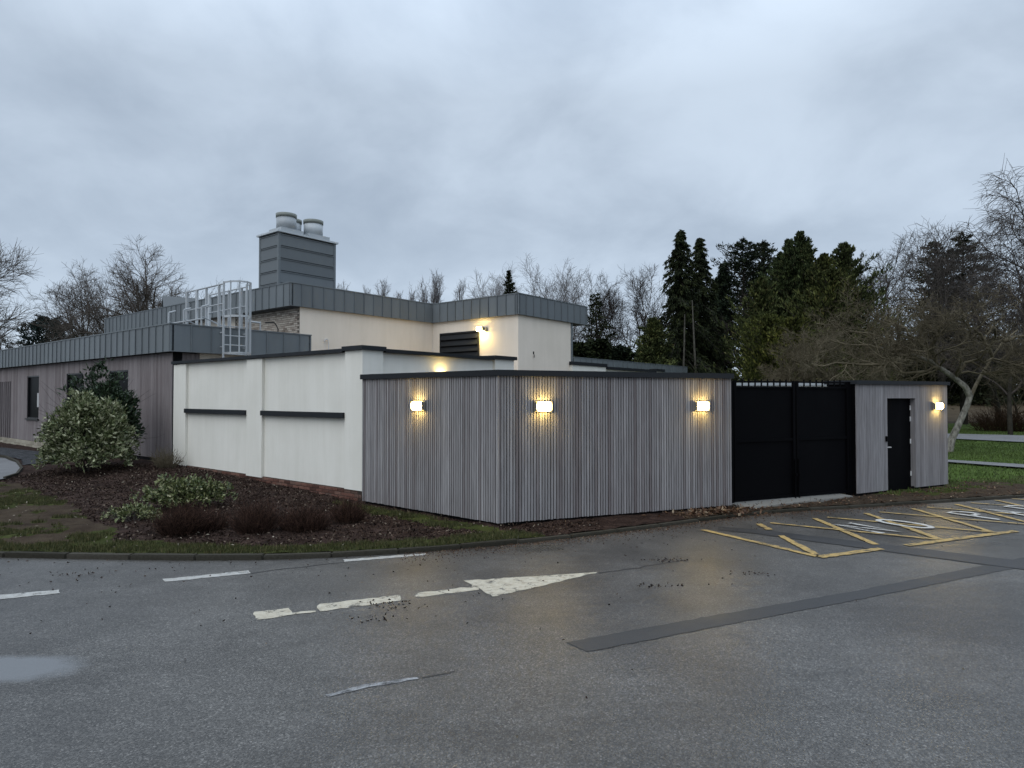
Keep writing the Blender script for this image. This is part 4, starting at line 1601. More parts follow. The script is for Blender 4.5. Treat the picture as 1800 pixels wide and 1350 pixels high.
def bare_tree(name, X, Y, h, label, seed, spread=.5, trunk_h=.25, r0=None, lean=(0, 0), counts=(9, 7, 6, 5), up=(.06, .05, .03, .02),
              ang_=(.5, .95), bark=M_bark, twig=M_twig, group=None, cat='tree', droop_last=0.0, l1=None, wig=.16, z=None, stems=1, twig_r=None, trunk_frac=None):
    r = np.random.default_rng(seed)
    z = ground_z(X, Y) - .1 if z is None else z
    root = empty(name, (X, Y, z), label, cat, group)
    r0 = r0 or h * .022
    l1 = l1 or h * spread
    st = np.zeros((stems, 3))
    if stems > 1:
        st[:, :2] = r.normal(0, .18, (stems, 2))
    dd = np.tile(np.array([lean[0], lean[1], 1.0]), (stems, 1)) + (r.normal(0, .18, (stems, 3)) if stems > 1 else 0)
    th = h * (trunk_frac or (.72 if stems == 1 else .8))
    p0, d0, q0 = grow(r, st, dd, np.full(stems, th), np.full(stems, r0), 9, .05, .03, .22)
    trunk = [(p0, q0, 9)]
    lv = []
    P, D, Rr, t = kids(r, p0, d0, q0, counts[0], trunk_h, .97, ang_[0], ang_[1], .6, .03)
    L = l1 * (1.0 - .45 * (t - trunk_h)) * r.uniform(.75, 1.15, len(P))
    p1, d1, q1 = grow(r, P, D, L, np.maximum(Rr, h * .003), 7, wig, up[0], .3)
    lv.append((p1, q1, 6))
    P, D, Rr, t = kids(r, p1, d1, q1, counts[1], .25, .98, .35, .95, .62)
    L = np.repeat(L, counts[1]) * .52 * (1.15 - .5 * t) * r.uniform(.7, 1.25, len(P))
    p2, d2, q2 = grow(r, P, D, L, np.maximum(Rr, h * .0015), 5, wig, up[1], .35)
    lv.append((p2, q2, 5))
    P, D, Rr, t = kids(r, p2, d2, q2, counts[2], .25, .99, .3, .95, .6)
    L3 = np.repeat(L, counts[2]) * .5 * (1.15 - .45 * t) * r.uniform(.7, 1.3, len(P))
    tr = twig_r or h * .0008
    p3, d3, q3 = grow(r, P, D, L3, np.clip(Rr, tr * 1.2, tr * 3), 3, wig * 1.1, up[2], .45)
    lv.append((p3, q3, 3))
    if counts[3]:
        P, D, Rr, t = kids(r, p3, d3, q3, counts[3], .25, 1.0, .3, .9, .6)
        L4 = np.repeat(L3, counts[3]) * .6 * r.uniform(.7, 1.4, len(P))
        if droop_last:
            D = D + np.array([0, 0, -droop_last])
            L4 = L4 * 1.8
        p4, d4, q4 = grow(r, P, D, L4, np.full(len(P), tr), 2, wig, up[3] - droop_last * .3, .5)
        lv.append((p4, q4, 3))
    plant_obj('trunk', *tubes(trunk), bark, root)
    plant_obj('crown', *tubes(lv), twig, root)
    return root


def conifer(name, X, Y, h, rad, label, seed, mat, z0=.05, nb=220, per=45, droop=-.35, sl=.6, sw=.16, power=.8, group=None, trunk_mat=M_bark,
            up_sprays=0.0, irregular=.2, core=True, cat='tree', bare=0.0, z=None, lobes=0, prof_pts=None, tight=1.0):
    r = np.random.default_rng(seed)
    z = ground_z(X, Y) - .1 if z is None else z
    root = empty(name, (X, Y, z), label, cat, group)
    p0, d0, q0 = grow(r, np.zeros((1, 3)), np.array([[0, 0, 1.0]]), np.array([h * .985]), np.array([h * .016 + .05]), 8, .012, .02, .1)
    plant_obj('trunk', *tubes([(p0, q0, 8)]), trunk_mat, root)
    t = z0 + (1 - z0) * (np.arange(nb) + r.random(nb)) / nb
    t = np.clip(t, 0, .995)
    zz = t * h
    u_ = (t - z0) / (1 - z0)
    prof = np.clip(1 - u_, 0, 1) ** power
    if prof_pts is not None: prof = np.interp(u_, [p[0] for p in prof_pts], [p[1] for p in prof_pts])
    az_ = np.arange(nb) * 2.39996 + r.normal(0, .3, nb)
    lob = 1 + (irregular * np.sin(az_ * (lobes or 2) + zz * 1.3 + seed)) if irregular else 1
    L = rad * prof * np.clip(r.uniform(1 - irregular * 1.6, 1 + irregular, nb), .25, 1.6) * lob + rad * .05
    P = np.stack([np.interp(zz, p0[0, :, 2], p0[0, :, 0]), np.interp(zz, p0[0, :, 2], p0[0, :, 1]), zz], -1)
    D = np.stack([np.cos(az_), np.sin(az_), np.full(nb, droop * .6 + up_sprays)], -1)
    p1, d1, q1 = grow(r, P, D, L, np.full(nb, .012 * h * .3 + .015), 5, .08, droop * .16 + .02, .3)
    br = tubes([(p1, q1, 3)])
    # sprays
    k = per
    tt = np.clip(r.beta(1.6, 1.0, (nb, k)), bare + .02, 1)
    f = tt * 5
    i = np.minimum(f.astype(int), 4)
    w = (f - i)[..., None]
    ar = np.arange(nb)[:, None]
    C = p1[ar, i] * (1 - w) + p1[ar, i + 1] * w
    DD = d1[ar, i]
    spread_ = ((.18 * L[:, None] * (1.15 - tt) + .05) * tight)[..., None]
    C = C + r.normal(0, 1, C.shape) * spread_ * np.array([1, 1, .5])
    dirn = DD * .8 + r.normal(0, .55, C.shape) + np.array([0, 0, droop * 1.3 + up_sprays * 1.5])
    C, dirn = C.reshape(-1, 3), dirn.reshape(-1, 3)
    sc_ = np.repeat(np.clip(.5 + .6 * prof, .4, 1), k)
    VV, FF = sprays(r, C, dirn, sl * sc_ * r.uniform(.6, 1.3, len(C)), sw * r.uniform(.7, 1.3, len(C)))
    nV = len(br[0])
    me = fast_mesh('crown', np.concatenate([br[0], VV]), [br[1], FF + nV])
    me.materials.append(trunk_mat)
    me.materials.append(mat)
    mi = np.concatenate([np.zeros(len(br[1]), np.int32), np.ones(len(FF), np.int32)])
    me.polygons.foreach_set('material_index', mi)
    obj('crown', me, None, root)
    return root


def leafy_shrub(name, X, Y, rx, ry, h, n, label, seed, mat, leaf=(.07, .03), z=None, stem=True, upd=.35, flat_=.0, cat='shrub', shell=.55, group=None, lump=.18, low=.12):
    r = np.random.default_rng(seed)
    z = ground_z(X, Y) - .03 if z is None else z
    root = empty(name, (X, Y, z), label, cat, group)
    # clumps of leaves spread through a lumpy dome
    nc = max(30, n // 14)
    q = norm(r.normal(0, 1, (nc, 3)))
    q[:, 2] = np.abs(q[:, 2]) * (1.0 + low) - low
    rr = (shell + (1 - shell) * r.random(nc) ** .6) * (1 + lump * np.sin(q[:, 0] * 5 + seed) * np.cos(q[:, 1] * 6 + q[:, 2] * 4))
    c = q * rr[:, None] * np.array([rx, ry, h * .62]) + np.array([0, 0, h * .38])
    c[:, 2] = np.maximum(c[:, 2], .05)
    k = n // nc
    P = np.repeat(c, k, 0)
    out = np.repeat(norm(q * np.array([1, 1, 1.0])), k, 0)
    D = out * .7 + r.normal(0, .7, P.shape) + np.array([0, 0, upd])
    P = P + r.normal(0, leaf[0] * .45, P.shape)
    VV, FF = sprays(r, P, D, leaf[0] * r.uniform(.7, 1.35, len(P)), leaf[1] * r.uniform(.7, 1.3, len(P)), .3)
    plant_obj('foliage', VV, FF, mat, root)
    ns = 14
    st = np.zeros((ns, 3))
    st[:, :2] = r.normal(0, .06, (ns, 2))
    az_ = r.random(ns) * 6.283
    D = np.stack([np.cos(az_) * rx, np.sin(az_) * ry, np.full(ns, h * .9)], -1)
    p, d, qd = grow(r, st, D, np.full(ns, h * .75), np.full(ns, .022), 4, .12, .06, .4)
    P, D, Rr, t = kids(r, p, d, qd, 8, .3, .95, .4, .9, .6)
    p2, d2, q2 = grow(r, P, D, np.full(len(P), h * .35), np.maximum(Rr, .005), 3, .12, .03, .4)
    plant_obj('stems', *tubes([(p, qd, 5), (p2, q2, 3)]), M_twig, root)
    return root


def twig_mound(name, X, Y, rx, ry, h, n, label, seed, mat, cat='shrub', group=None, rad=.004):
    r = np.random.default_rng(seed)
    z = ground_z(X, Y) - .03
    root = empty(name, (X, Y, z), label, cat, group)
    q = r.random(n) ** .5
    a = r.random(n) * 6.283
    st = np.stack([np.cos(a) * q * rx * .75, np.sin(a) * q * ry * .75, np.zeros(n)], -1)
    D = np.stack([np.cos(a) * q * .6, np.sin(a) * q * .6, np.ones(n)], -1) + r.normal(0, .22, (n, 3))
    L = h * (1.05 - .45 * q ** 2) * r.uniform(.6, 1.1, n)
    p, d, rd = grow(r, st, D, L, np.full(n, rad), 3, .12, .0, .5)
    P, D2, Rr, t = kids(r, p, d, rd, 3, .35, .95, .3, .8, .8)
    p2, d2, q2 = grow(r, P, D2, np.repeat(L, 3) * .35, np.full(len(P), rad * .7), 2, .15, .02, .5)
    plant_obj('stems', *tubes([(p, rd, 3), (p2, q2, 3)]), mat, root)
    return root


# --- shrubs in the bed
leafy_shrub('evergreen_shrub', xat(176, 18.9), 18.9, 1.15, .75, 2.75, 5200, 'tall dark evergreen shrub against the timber wing windows', 11, M_rhodo, (.15, .055), upd=.5, shell=.45)
leafy_shrub('variegated_shrub', xat(155, 17.3), 17.3, 1.10, 1.0, 2.0, 11500, 'rounded shrub with pale cream edged leaves before the timber wing', 12, M_pieris, (.115, .05), upd=.45, shell=.55, lump=.24, low=.42)
gx, gy = gp(305, 890, .15)
leafy_shrub('variegated_mound', gx + .12, gy + .2, .74, .5, .56, 4400, 'low spreading mound of green and cream leaves in the mulch bed', 13, M_ivy, (.065, .034), upd=.35, shell=.5, lump=.3)
gx, gy = gp(235, 912, .12)
leafy_shrub('trailing_shrub', gx, gy, .5, .32, .3, 1100, 'low dark straggly shrub at the left end of the mulch bed', 14, M_ivy, (.05, .026), upd=.2, shell=.3, lump=.3)
gx, gy = gp(292, 822, .25)
twig_mound('dry_shrub', gx, gy, .3, .25, .55, 150, 'small dry brown shrub at the foot of the white wall end', 15, M_appletwig, rad=.006)
for i, (px, py, rx, h, n_, lab) in enumerate(((318, 936, .46, .36, 620, 'russet heather mound in front of the cream leaved mound'),
                                              (366, 928, .34, .30, 330, 'small russet heather tuft beside the cream leaved mound'),
                                              (448, 932, .44, .36, 560, 'russet heather mound in the middle of the mulch bed'),
                                              (536, 928, .44, .37, 600, 'russet heather mound second from the slatted screen'),
                                              (612, 912, .36, .30, 380, 'low russet heather mound nearest to the slatted screen'))):
    gx, gy = gp(px, py, .1)
    twig_mound('heather', gx, gy, rx * (.72 + .2 * (i % 2)), .34, h * (1.3 - .22 * (i % 2)), n_, lab, 20 + i, M_heath, 'heather', 'russet heather mounds in the mulch bed', .0035)


# --- trees on the left
bare_tree('oak_tree', xat(266, 46.), 46., 11.6, 'broad bare tree with domed crown behind the timber wing roof', 101, spread=.41, trunk_h=.68, r0=.42, trunk_frac=.68,
          counts=(13, 8, 7, 6), up=(.03, .035, .02, .02), ang_=(.1, 1.3), lean=(.0, 0), wig=.12, bark=M_bark, twig=M_oaktwig)
bare_tree('oak_tree', xat(190, 47.), 47., 11.6, 'bare tree leaning left beside the broad domed tree', 102, spread=.46, trunk_h=.5, r0=.28, trunk_frac=.64,
          counts=(9, 8, 7, 6), ang_=(.15, 1.2), lean=(-.12, 0), up=(.03, .035, .02, .02), stems=3, wig=.12, twig=M_oaktwig)
bare_tree('birch_tree', xat(345, 60.), 60., zat(482, 60.) - 1.0, 'slender bare tree seen through the roof guard rail', 103, spread=.36, trunk_h=.3, r0=.2, counts=(9, 7, 6, 5), ang_=(.3, .8), twig=M_oaktwig)
bare_tree('oak_tree', xat(-160, 40.), 40., 14.5, 'tall bare tree reaching in from the left picture edge', 104, spread=.48, trunk_h=.4, r0=.42, trunk_frac=.55, counts=(13, 9, 8, 6), ang_=(.3, 1.2), wig=.14, twig=M_oaktwig)
bare_tree('oak_tree', xat(-10, 62.), 62., zat(530, 62.) - 1.0, 'hazy low bare tree at the left picture edge below the tall one', 105, spread=.36, trunk_h=.2, r0=.25, counts=(11, 8, 7, 5), twig=M_birch)
conifer('cedar_tree', xat(78, 70.), 70., zat(567, 70.), 3.4, 'dark cedar tip over the timber wing fascia', 106, M_cedar, z0=.2, nb=110, per=60, droop=.05, sl=.55, sw=.12, up_sprays=.2, irregular=.3,
        prof_pts=((0, 1), (.75, .85), (.92, .45), (1, .05)))

# --- trees behind the upper roof
for i, (px, py, D_, lab) in enumerate(((604, 489, 135, 'distant poplar tip beside the right foot of the stack tower'),
                                       (635, 492, 135, 'left of two close poplar tips right of the stack tower'),
                                       (657, 488, 135, 'right of two close poplar tips right of the stack tower'),
                                       (690, 503, 140, 'left of two low faint poplar tips over the middle of the upper fascia'),
                                       (711, 501, 140, 'right of two low faint poplar tips over the middle of the upper fascia'),
                                       (735, 480, 130, 'single poplar just left of the tallest poplar pair'),
                                       (752, 473, 130, 'tallest poplar, above the inner corner of the upper fascia'),
                                       (764, 478, 130, 'poplar touching the right side of the tallest poplar'),
                                       (799, 488, 130, 'lone poplar right of the inner corner of the upper fascia'))):
    X, Y = xat(px, D_), D_
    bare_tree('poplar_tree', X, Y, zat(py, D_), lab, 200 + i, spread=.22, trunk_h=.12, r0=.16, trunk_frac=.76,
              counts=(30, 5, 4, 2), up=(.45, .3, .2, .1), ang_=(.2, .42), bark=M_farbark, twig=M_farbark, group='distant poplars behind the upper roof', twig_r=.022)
for i, (px, py, D_, lab) in enumerate(((830, 508, 120, 'low faint bare tree left of the fir tip above the fascia'),
                                       (858, 500, 120, 'bare tree just left of the fir tip above the fascia'),
                                       (925, 500, 110, 'bare tree just right of the fir tip above the fascia'),
                                       (948, 498, 112, 'second bare tree right of the fir tip above the fascia'),
                                       (972, 502, 108, 'third bare tree right of the fir tip above the fascia'),
                                       (1000, 503, 105, 'bare tree above the right end of the cream block fascia'))):
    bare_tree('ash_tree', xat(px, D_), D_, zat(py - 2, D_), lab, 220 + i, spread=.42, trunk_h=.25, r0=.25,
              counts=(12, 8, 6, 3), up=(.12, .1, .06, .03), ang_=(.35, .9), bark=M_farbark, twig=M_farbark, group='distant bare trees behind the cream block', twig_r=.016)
conifer('fir_tree', xat(897, 100.), 100., zat(498, 100.), 2.6, 'dark fir tip above the corner of the upper fascia', 230, M_spruce, z0=.3, nb=130, per=50, droop=-.05, sl=.55, sw=.13, up_sprays=.3, power=1.0, irregular=.4)

# --- trees in the middle, right of the cream block
bare_tree('ash_tree', xat(1128, 72.), 72., zat(492, 72.), 'bare rounded tree standing against the sky left of the tall spruces', 240, spread=.40, trunk_h=.38, r0=.26, counts=(13, 9, 7, 4), ang_=(.3, .85), up=(.1, .08, .05, .03), twig_r=.012)
bare_tree('ash_tree', xat(1088, 76.), 76., zat(520, 76.), 'slim bare tree between the thin larch and the rounded bare tree', 241, spread=.34, trunk_h=.35, r0=.16, counts=(10, 8, 6, 3), ang_=(.3, .7), lean=(-.12, 0), twig_r=.012)
bare_tree('ash_tree', xat(1022, 74.), 74., zat(515, 74.), 'bare many stemmed tree at the end of the cream block', 242, spread=.4, trunk_h=.3, r0=.2, counts=(8, 8, 7, 3), ang_=(.3, .7), stems=3, twig_r=.012)
conifer('larch_tree', xat(1052, 66.), 66., zat(520, 66.), 3.6, 'thin see through conifer right of the cream block', 243, M_pine, z0=.1, nb=90, per=26, droop=-.15, sl=.6, sw=.12, power=.9)
for i, (px, top, D_, w_) in enumerate(((1022, 607, 62, 2.6), (1060, 600, 63, 2.8), (1092, 612, 62, 2.2), (1135, 612, 62, 3.0))):
    conifer('yew_tree', xat(px, D_), D_, zat(top, D_), w_, ['dark bushy yew touching the right end of the cream block', 'dark bushy yew under the thin see through conifer', 'dark bushy yew in the middle above the low rear roof', 'dark bushy yew at the left foot of the low green cypress'][i], 250 + i, M_spruce, z0=.0, nb=110, per=60, droop=-.1, sl=.7, sw=.25, power=.45, group='dark yews above the low rear roof', irregular=.3)

# --- the tall spruces
SPIRE = ((0, 1), (.3, .88), (.5, .66), (.65, .44), (.8, .30), (.92, .17), (1, .02))
conifer('spruce_tree', xat(1192, 58.), 58., zat(408, 58.) + .1, 3.9, 'tallest narrow spruce, left one of the pair with drooping sprays', 260, M_spruce, z0=.02, nb=300, per=90, droop=-.6, sl=.5, sw=.10, prof_pts=SPIRE, irregular=.42, tight=.55)
conifer('spruce_tree', xat(1233, 61.), 61., zat(420, 61.) + .1, 3.7, 'slightly shorter narrow spruce, right one of the pair', 261, M_spruce, z0=.02, nb=290, per=90, droop=-.6, sl=.5, sw=.10, prof_pts=SPIRE, irregular=.42, tight=.55)
conifer('spruce_tree', xat(1262, 66.), 66., zat(468, 66.), 3.0, 'dark spruce shoulder behind the pair of narrow spruces', 262, M_spruce, z0=.02, nb=260, per=60, droop=-.4, sl=.55, sw=.13, power=.7, irregular=.28)
conifer('cypress_tree', xat(1150, 54.), 54., zat(560, 54.), 3.0, 'low green cypress at the left foot of the tall spruces', 263, M_cypress, z0=.0, nb=200, per=60, droop=-.05, sl=.4, sw=.11, power=.75, up_sprays=.25, irregular=.3)
for (px, top, lab, sd_) in ((1200, 552, 'pale bare trunk on the left before the dark spruces', 270), (1224, 528, 'pale bare trunk with broken side branches before the dark spruces', 271)):
    D_ = 55.5
    h_ = zat(top, D_)
    root = empty('dead_tree', (xat(px, D_), D_, 0), lab, 'dead tree')
    r_ = np.random.default_rng(sd_)
    p0, d0, q0 = grow(r_, np.zeros((1, 3)), np.array([[.01, 0, 1.0]]), np.array([h_]), np.array([.15]), 8, .012, .02, .3)
    plant_obj('trunk', *tubes([(p0, q0, 8)]), M_deadbark, root)
    P, D, Rr, t_ = kids(r_, p0, d0, q0, 9, .30, .48, .9, 1.6, .35, .02)
    p1, d1, q1 = grow(r_, P, D, r_.uniform(.6, 1.7, len(P)) * (1 if sd_ == 271 else .4), np.full(len(P), .06), 4, .2, -.12, .4)
    plant_obj('branches', *tubes([(p1, q1, 5)]), M_deadbark, root)
# cedars behind
CED = ((0, .8), (.35, 1), (.6, .8), (.85, .5), (1, .08))
conifer('cedar_tree', xat(1312, 66.), 66., zat(430, 66.), 3.6, 'layered cedar with upswept tips left of the green cypresses', 264, M_spruce, z0=.45, nb=85, per=80, droop=.0, sl=.5, sw=.10, prof_pts=CED, up_sprays=.2, irregular=.35, bare=.25)
conifer('cedar_tree', xat(1350, 70.), 70., zat(436, 70.), 3.2, 'second layered cedar just left of the highest cypress', 265, M_pine, z0=.5, nb=75, per=70, droop=.0, sl=.5, sw=.10, prof_pts=CED, up_sprays=.2, irregular=.35, bare=.25)
bare_tree('birch_tree', xat(1312, 62.), 62., zat(478, 62.), 'bare dark twigged tree in the gap beside the layered cedars', 266, spread=.34, trunk_h=.1, r0=.2, counts=(16, 8, 6, 4), up=(-.02, -.03, -.03, -.02), ang_=(.6, 1.3), twig_r=.016)

# --- green cypress mass
cyps = [(1340, 495, 44, 1.7, 'green cypress at the left edge of the cypress clump'),
        (1362, 452, 47, 1.5, 'green cypress with pointed tip second from the left'),
        (1385, 430, 46, 1.5, 'slim green cypress just left of the highest one'),
        (1405, 414, 46, 1.7, 'highest green cypress in the clump'),
        (1428, 430, 45, 1.5, 'slim green cypress just right of the highest one'),
        (1444, 452, 44, 1.5, 'lower cypress before the dip in the clump'),
        (1485, 432, 44, 2.2, 'broad dark cypress with rounded shoulder right of the clump'),
        (1464, 480, 42, 2.0, 'cypress filling the dip between the highest and the broad dark one')]
CYP = ((0, 1), (.35, .98), (.6, .78), (.8, .46), (.93, .2), (1, .02))
for i, (px, top, D_, w_, lab) in enumerate(cyps):
    conifer('cypress_tree', xat(px, D_), D_, zat(top, D_) + .1, w_ * 1.35, lab, 280 + i, M_cypress, z0=.0, nb=330, per=60, droop=.05, sl=.36, sw=.095, prof_pts=CYP, up_sprays=.55, irregular=.42, lobes=3, tight=.6)
for i, (px, top, D_, w_) in enumerate(((1345, 560, 38, 2.2), (1390, 565, 37, 2.2), (1435, 585, 38, 2.2))):
    conifer('golden_cypress', xat(px, D_), D_, zat(top, D_), w_, ['yellow green low cypress at the left foot of the cypress clump', 'yellow green low cypress in the middle of the clump foot', 'yellow green low cypress behind the right gate leaf'][i], 290 + i, M_goldcyp, z0=.0, nb=200, per=42, droop=.05, sl=.3, sw=.085, power=.5, up_sprays=.5, irregular=.3, group='yellow green low cypresses behind the gate')

# --- trees at right
bare_tree('birch_tree', xat(1548, 66.), 66., zat(428, 66.), 'bare pale twigged birch between the broad cypress and the pines', 300, spread=.36, trunk_h=.3, r0=.2, counts=(12, 8, 7, 5), ang_=(.25, .7), up=(.1, .05, 0, -.02), twig=M_birch)
bare_tree('ash_tree', xat(1575, 56.), 56., zat(455, 56.), 'dark bare tree with straight trunk left of the pines', 301, spread=.34, trunk_h=.3, r0=.22, counts=(16, 9, 7, 4), ang_=(.6, 1.2), up=(.0, .0, .0, 0.0))
conifer('pine_tree', xat(1642, 52.), 52., zat(424, 52.), 2.9, 'dark brown green pine, left one of two at the right', 302, M_pine, z0=.1, nb=120, per=70, droop=-.1, sl=.36, sw=.10, prof_pts=CED, up_sprays=.3, irregular=.4, bare=.3)
conifer('pine_tree', xat(1694, 50.), 50., zat(416, 50.), 2.7, 'dark brown green pine, right one of two at the right', 303, M_pine, z0=.15, nb=110, per=70, droop=-.1, sl=.36, sw=.10, prof_pts=CED, up_sprays=.3, irregular=.4, bare=.3)
bare_tree('birch_tree', xat(1660, 44.), 44., zat(395, 44.), 'bare thin branched birch rising above the pines', 304, spread=.42, trunk_h=.4, r0=.2, counts=(12, 8, 6, 4), ang_=(.3, .75), up=(.08, .04, 0, -.02), twig=M_birch)
bare_tree('birch_tree', xat(1812, 40.), 40., zat(285, 40.), 'tall birch with hanging purple twigs at the right picture edge', 305, spread=.36, trunk_h=.2, r0=.28, counts=(18, 9, 7, 5), ang_=(.35, .85), up=(.06, -.02, -.06, -.05), twig=M_birch, droop_last=.5)
bare_tree('birch_tree', xat(1755, 46.), 46., zat(392, 46.), 'smaller drooping birch left of the tall one', 306, spread=.34, trunk_h=.2, r0=.2, counts=(15, 8, 7, 5), ang_=(.35, .9), up=(.04, -.04, -.06, -.05), twig=M_birch, droop_last=.4)
bare_tree('ash_tree', xat(1775, 36.), 36., zat(470, 36.), 'bare dark forked tree on the brown bank at right', 307, spread=.42, trunk_h=.3, r0=.13, counts=(11, 8, 7, 4), ang_=(.35, .9))
for i, (px, top, D_, w_) in enumerate(((1590, 615, 84, 4.6), (1640, 605, 86, 4.6), (1700, 610, 84, 4.6), (1760, 618, 86, 4.6), (1820, 610, 84, 4.6), (1530, 610, 84, 4.6), (1480, 610, 84, 4.2))):
    conifer('holly_bush', xat(px, D_), D_, zat(top, D_), w_, ['dark holly directly behind the right pine', 'dark holly behind the shed lamp', 'dark holly behind the leaning apple trunk', 'dark holly behind the bramble patch', 'dark holly at the right picture edge behind the bank', 'dark holly behind the shed door', 'dark holly behind the gate and hawthorns'][i], 310 + i, M_pine, z0=.0, nb=110, per=55, droop=-.1, sl=.75, sw=.28, power=.4, irregular=.35, group='dark hollies behind the brown bank', cat='bush')


# --- the old leaning apple tree
def apple_tree():
    r = np.random.default_rng(400)
    D_ = 25.
    bx_, bz = xat(1664, D_), 0.
    root = empty('apple_tree', (bx_, D_, .05), 'old apple tree with leaning lichened trunk and wide brown twiggy crown', 'tree')
    loc = lambda px, py, dy=0.: (xat(px, D_ + dy) - bx_, dy, zat(py, D_ + dy) - .05)
    main = np.array([[(-.1, 0, -.3), loc(1666, 796), loc(1672, 772), loc(1688, 738), loc(1700, 712), loc(1705, 695)]])
    q = np.array([[.22, .155, .13, .115, .108, .108]])
    limb_a = np.array([[loc(1705, 697), loc(1697, 680), loc(1678, 664), loc(1655, 648), loc(1636, 634), loc(1600, 622)]])
    limb_b = np.array([[loc(1706, 697), loc(1716, 676, .3), loc(1728, 655, .6), loc(1745, 628, .9), loc(1765, 600, 1.2), loc(1790, 580, 1.5)]])
    trunk = [(main, q, 10), (limb_a, np.array([[.12, .115, .105, .09, .075, .055]]), 8)]
    plant_obj('trunk', *tubes(trunk), M_apple, root)
    limbs_px = [[(1655, 648), (1640, 615), (1648, 590), (1655, 565)],
                [(1636, 634), (1590, 618), (1530, 612), (1460, 600)],
                [(1620, 628), (1570, 600), (1520, 585), (1440, 570)],
                [(1600, 622), (1560, 640), (1500, 640), (1420, 640)],
                [(1678, 664), (1700, 636), (1740, 632), (1790, 637)],
                [(1745, 628), (1725, 590), (1705, 575), (1690, 560)],
                [(1765, 600), (1800, 590), (1850, 590), (1890, 600)],
                [(1728, 655), (1770, 645), (1820, 640), (1870, 640)],
                [(1640, 636), (1620, 600), (1590, 580), (1560, 560)],
                [(1655, 648), (1620, 655), (1570, 652), (1520, 655)]]
    lp, lr = [], []
    for i, L in enumerate(limbs_px):
        dy = r.uniform(-1.6, 1.8)
        lp.append([loc(*p, dy * k / 3) for k, p in enumerate(L)])
        lr.append([.075, .055, .04, .022])
    lp, lr = np.array(lp), np.array(lr)
    # resample to more points with a wiggle
    def resample(p, n):
        t = np.linspace(0, p.shape[1] - 1, n)
        i = np.minimum(t.astype(int), p.shape[1] - 2)
        w = (t - i)[None, :, None] if p.ndim == 3 else (t - i)[None, :]
        return p[:, i] * (1 - w) + p[:, i + 1] * w
    lp, lr = resample(lp, 10), resample(lr, 10)
    lp[:, 1:] += r.normal(0, .06, lp[:, 1:].shape)
    ld = norm(np.gradient(lp, axis=1))
    lv = [(lp, lr, 5), (limb_b, np.array([[.08, .065, .055, .05, .04, .03]]), 8)]
    P, D, Rr, t = kids(r, lp, ld, lr, 12, .1, .98, .5, 1.3, .6)
    L = r.uniform(.9, 1.9, len(P))
    p2, d2, q2 = grow(r, P, D, L, np.maximum(Rr, .012), 5, .26, .03, .4)
    lv.append((p2, q2, 4))
    P, D, Rr, t = kids(r, p2, d2, q2, 9, .15, .98, .4, 1.2, .6)
    L3 = np.repeat(L, 9) * .5 * r.uniform(.6, 1.2, len(P))
    p3, d3, q3 = grow(r, P, D, L3, np.clip(Rr, .008, .014), 4, .28, .02, .5)
    lv.append((p3, q3, 3))
    P, D, Rr, t = kids(r, p3, d3, q3, 8, .1, 1.0, .4, 1.2, .6)
    L4 = np.repeat(L3, 8) * .6 * r.uniform(.5, 1.3, len(P))
    p4, d4, q4 = grow(r, P, D, L4, np.full(len(P), .0065), 2, .3, .02, .6)
    lv.append((p4, q4, 3))
    plant_obj('crown', *tubes(lv), M_appletwig, root)


apple_tree()
# a second twiggy shrub tree behind the gate, filling in front of the cypresses
bare_tree('hawthorn_tree', xat(1470, 30.), 30., zat(575, 30.), 'brown twiggy hawthorn behind the gate before the cypresses', 410, spread=.62, trunk_h=.15, r0=.12, counts=(12, 9, 8, 7), ang_=(.6, 1.3), wig=.26,
          up=(.03, .02, .02, .02), bark=M_appletwig, twig=M_appletwig, twig_r=.007)
bare_tree('hawthorn_tree', xat(1412, 31.), 31., zat(608, 31.), 'lower brown twiggy hawthorn behind the left gate leaf', 411, spread=.62, trunk_h=.15, r0=.1, counts=(11, 9, 8, 7), ang_=(.6, 1.3), wig=.26,
          up=(.03, .02, .02, .02), bark=M_appletwig, twig=M_appletwig, twig_r=.007)
bare_tree('hawthorn_tree', xat(1790, 44.), 44., zat(640, 44.), 'small bare tree on the brown bank at the right edge', 412, spread=.6, trunk_h=.2, r0=.1, counts=(9, 8, 7, 5), ang_=(.4, 1.1), bark=M_bark, twig=M_appletwig)
twig_mound('bramble_patch', xat(1770, 40.), 40., 2.4, 1.2, 1.5, 500, 'reddish bramble patch on the brown bank right of the leaning trunk', 413, M_rust, 'bramble', rad=.012)


# ------------------------------------------------------------------ grass, mulch, litter
def scatter(n, x0, x1, k0, k1, want, seed, skip=None):
    r = np.random.default_rng(seed)
    x = r.uniform(x0, x1, n)
    y = kerb_y(x) + .1 + r.uniform(k0, k1, n)
    s = surface(x, y)
    keep = np.isin(s, want)
    if skip is not None: keep &= ~skip(x, y)
    return x[keep], y[keep]


def inside_buildings(x, y):
    a = in_poly(x, y, np.array([FC, FR, G0, G1, S0, S1, S1 + np.array([-1.2, 2.4]), (3, 30), (-14, 34), W0 + 8.5 * U, W0, FL]))
    return a


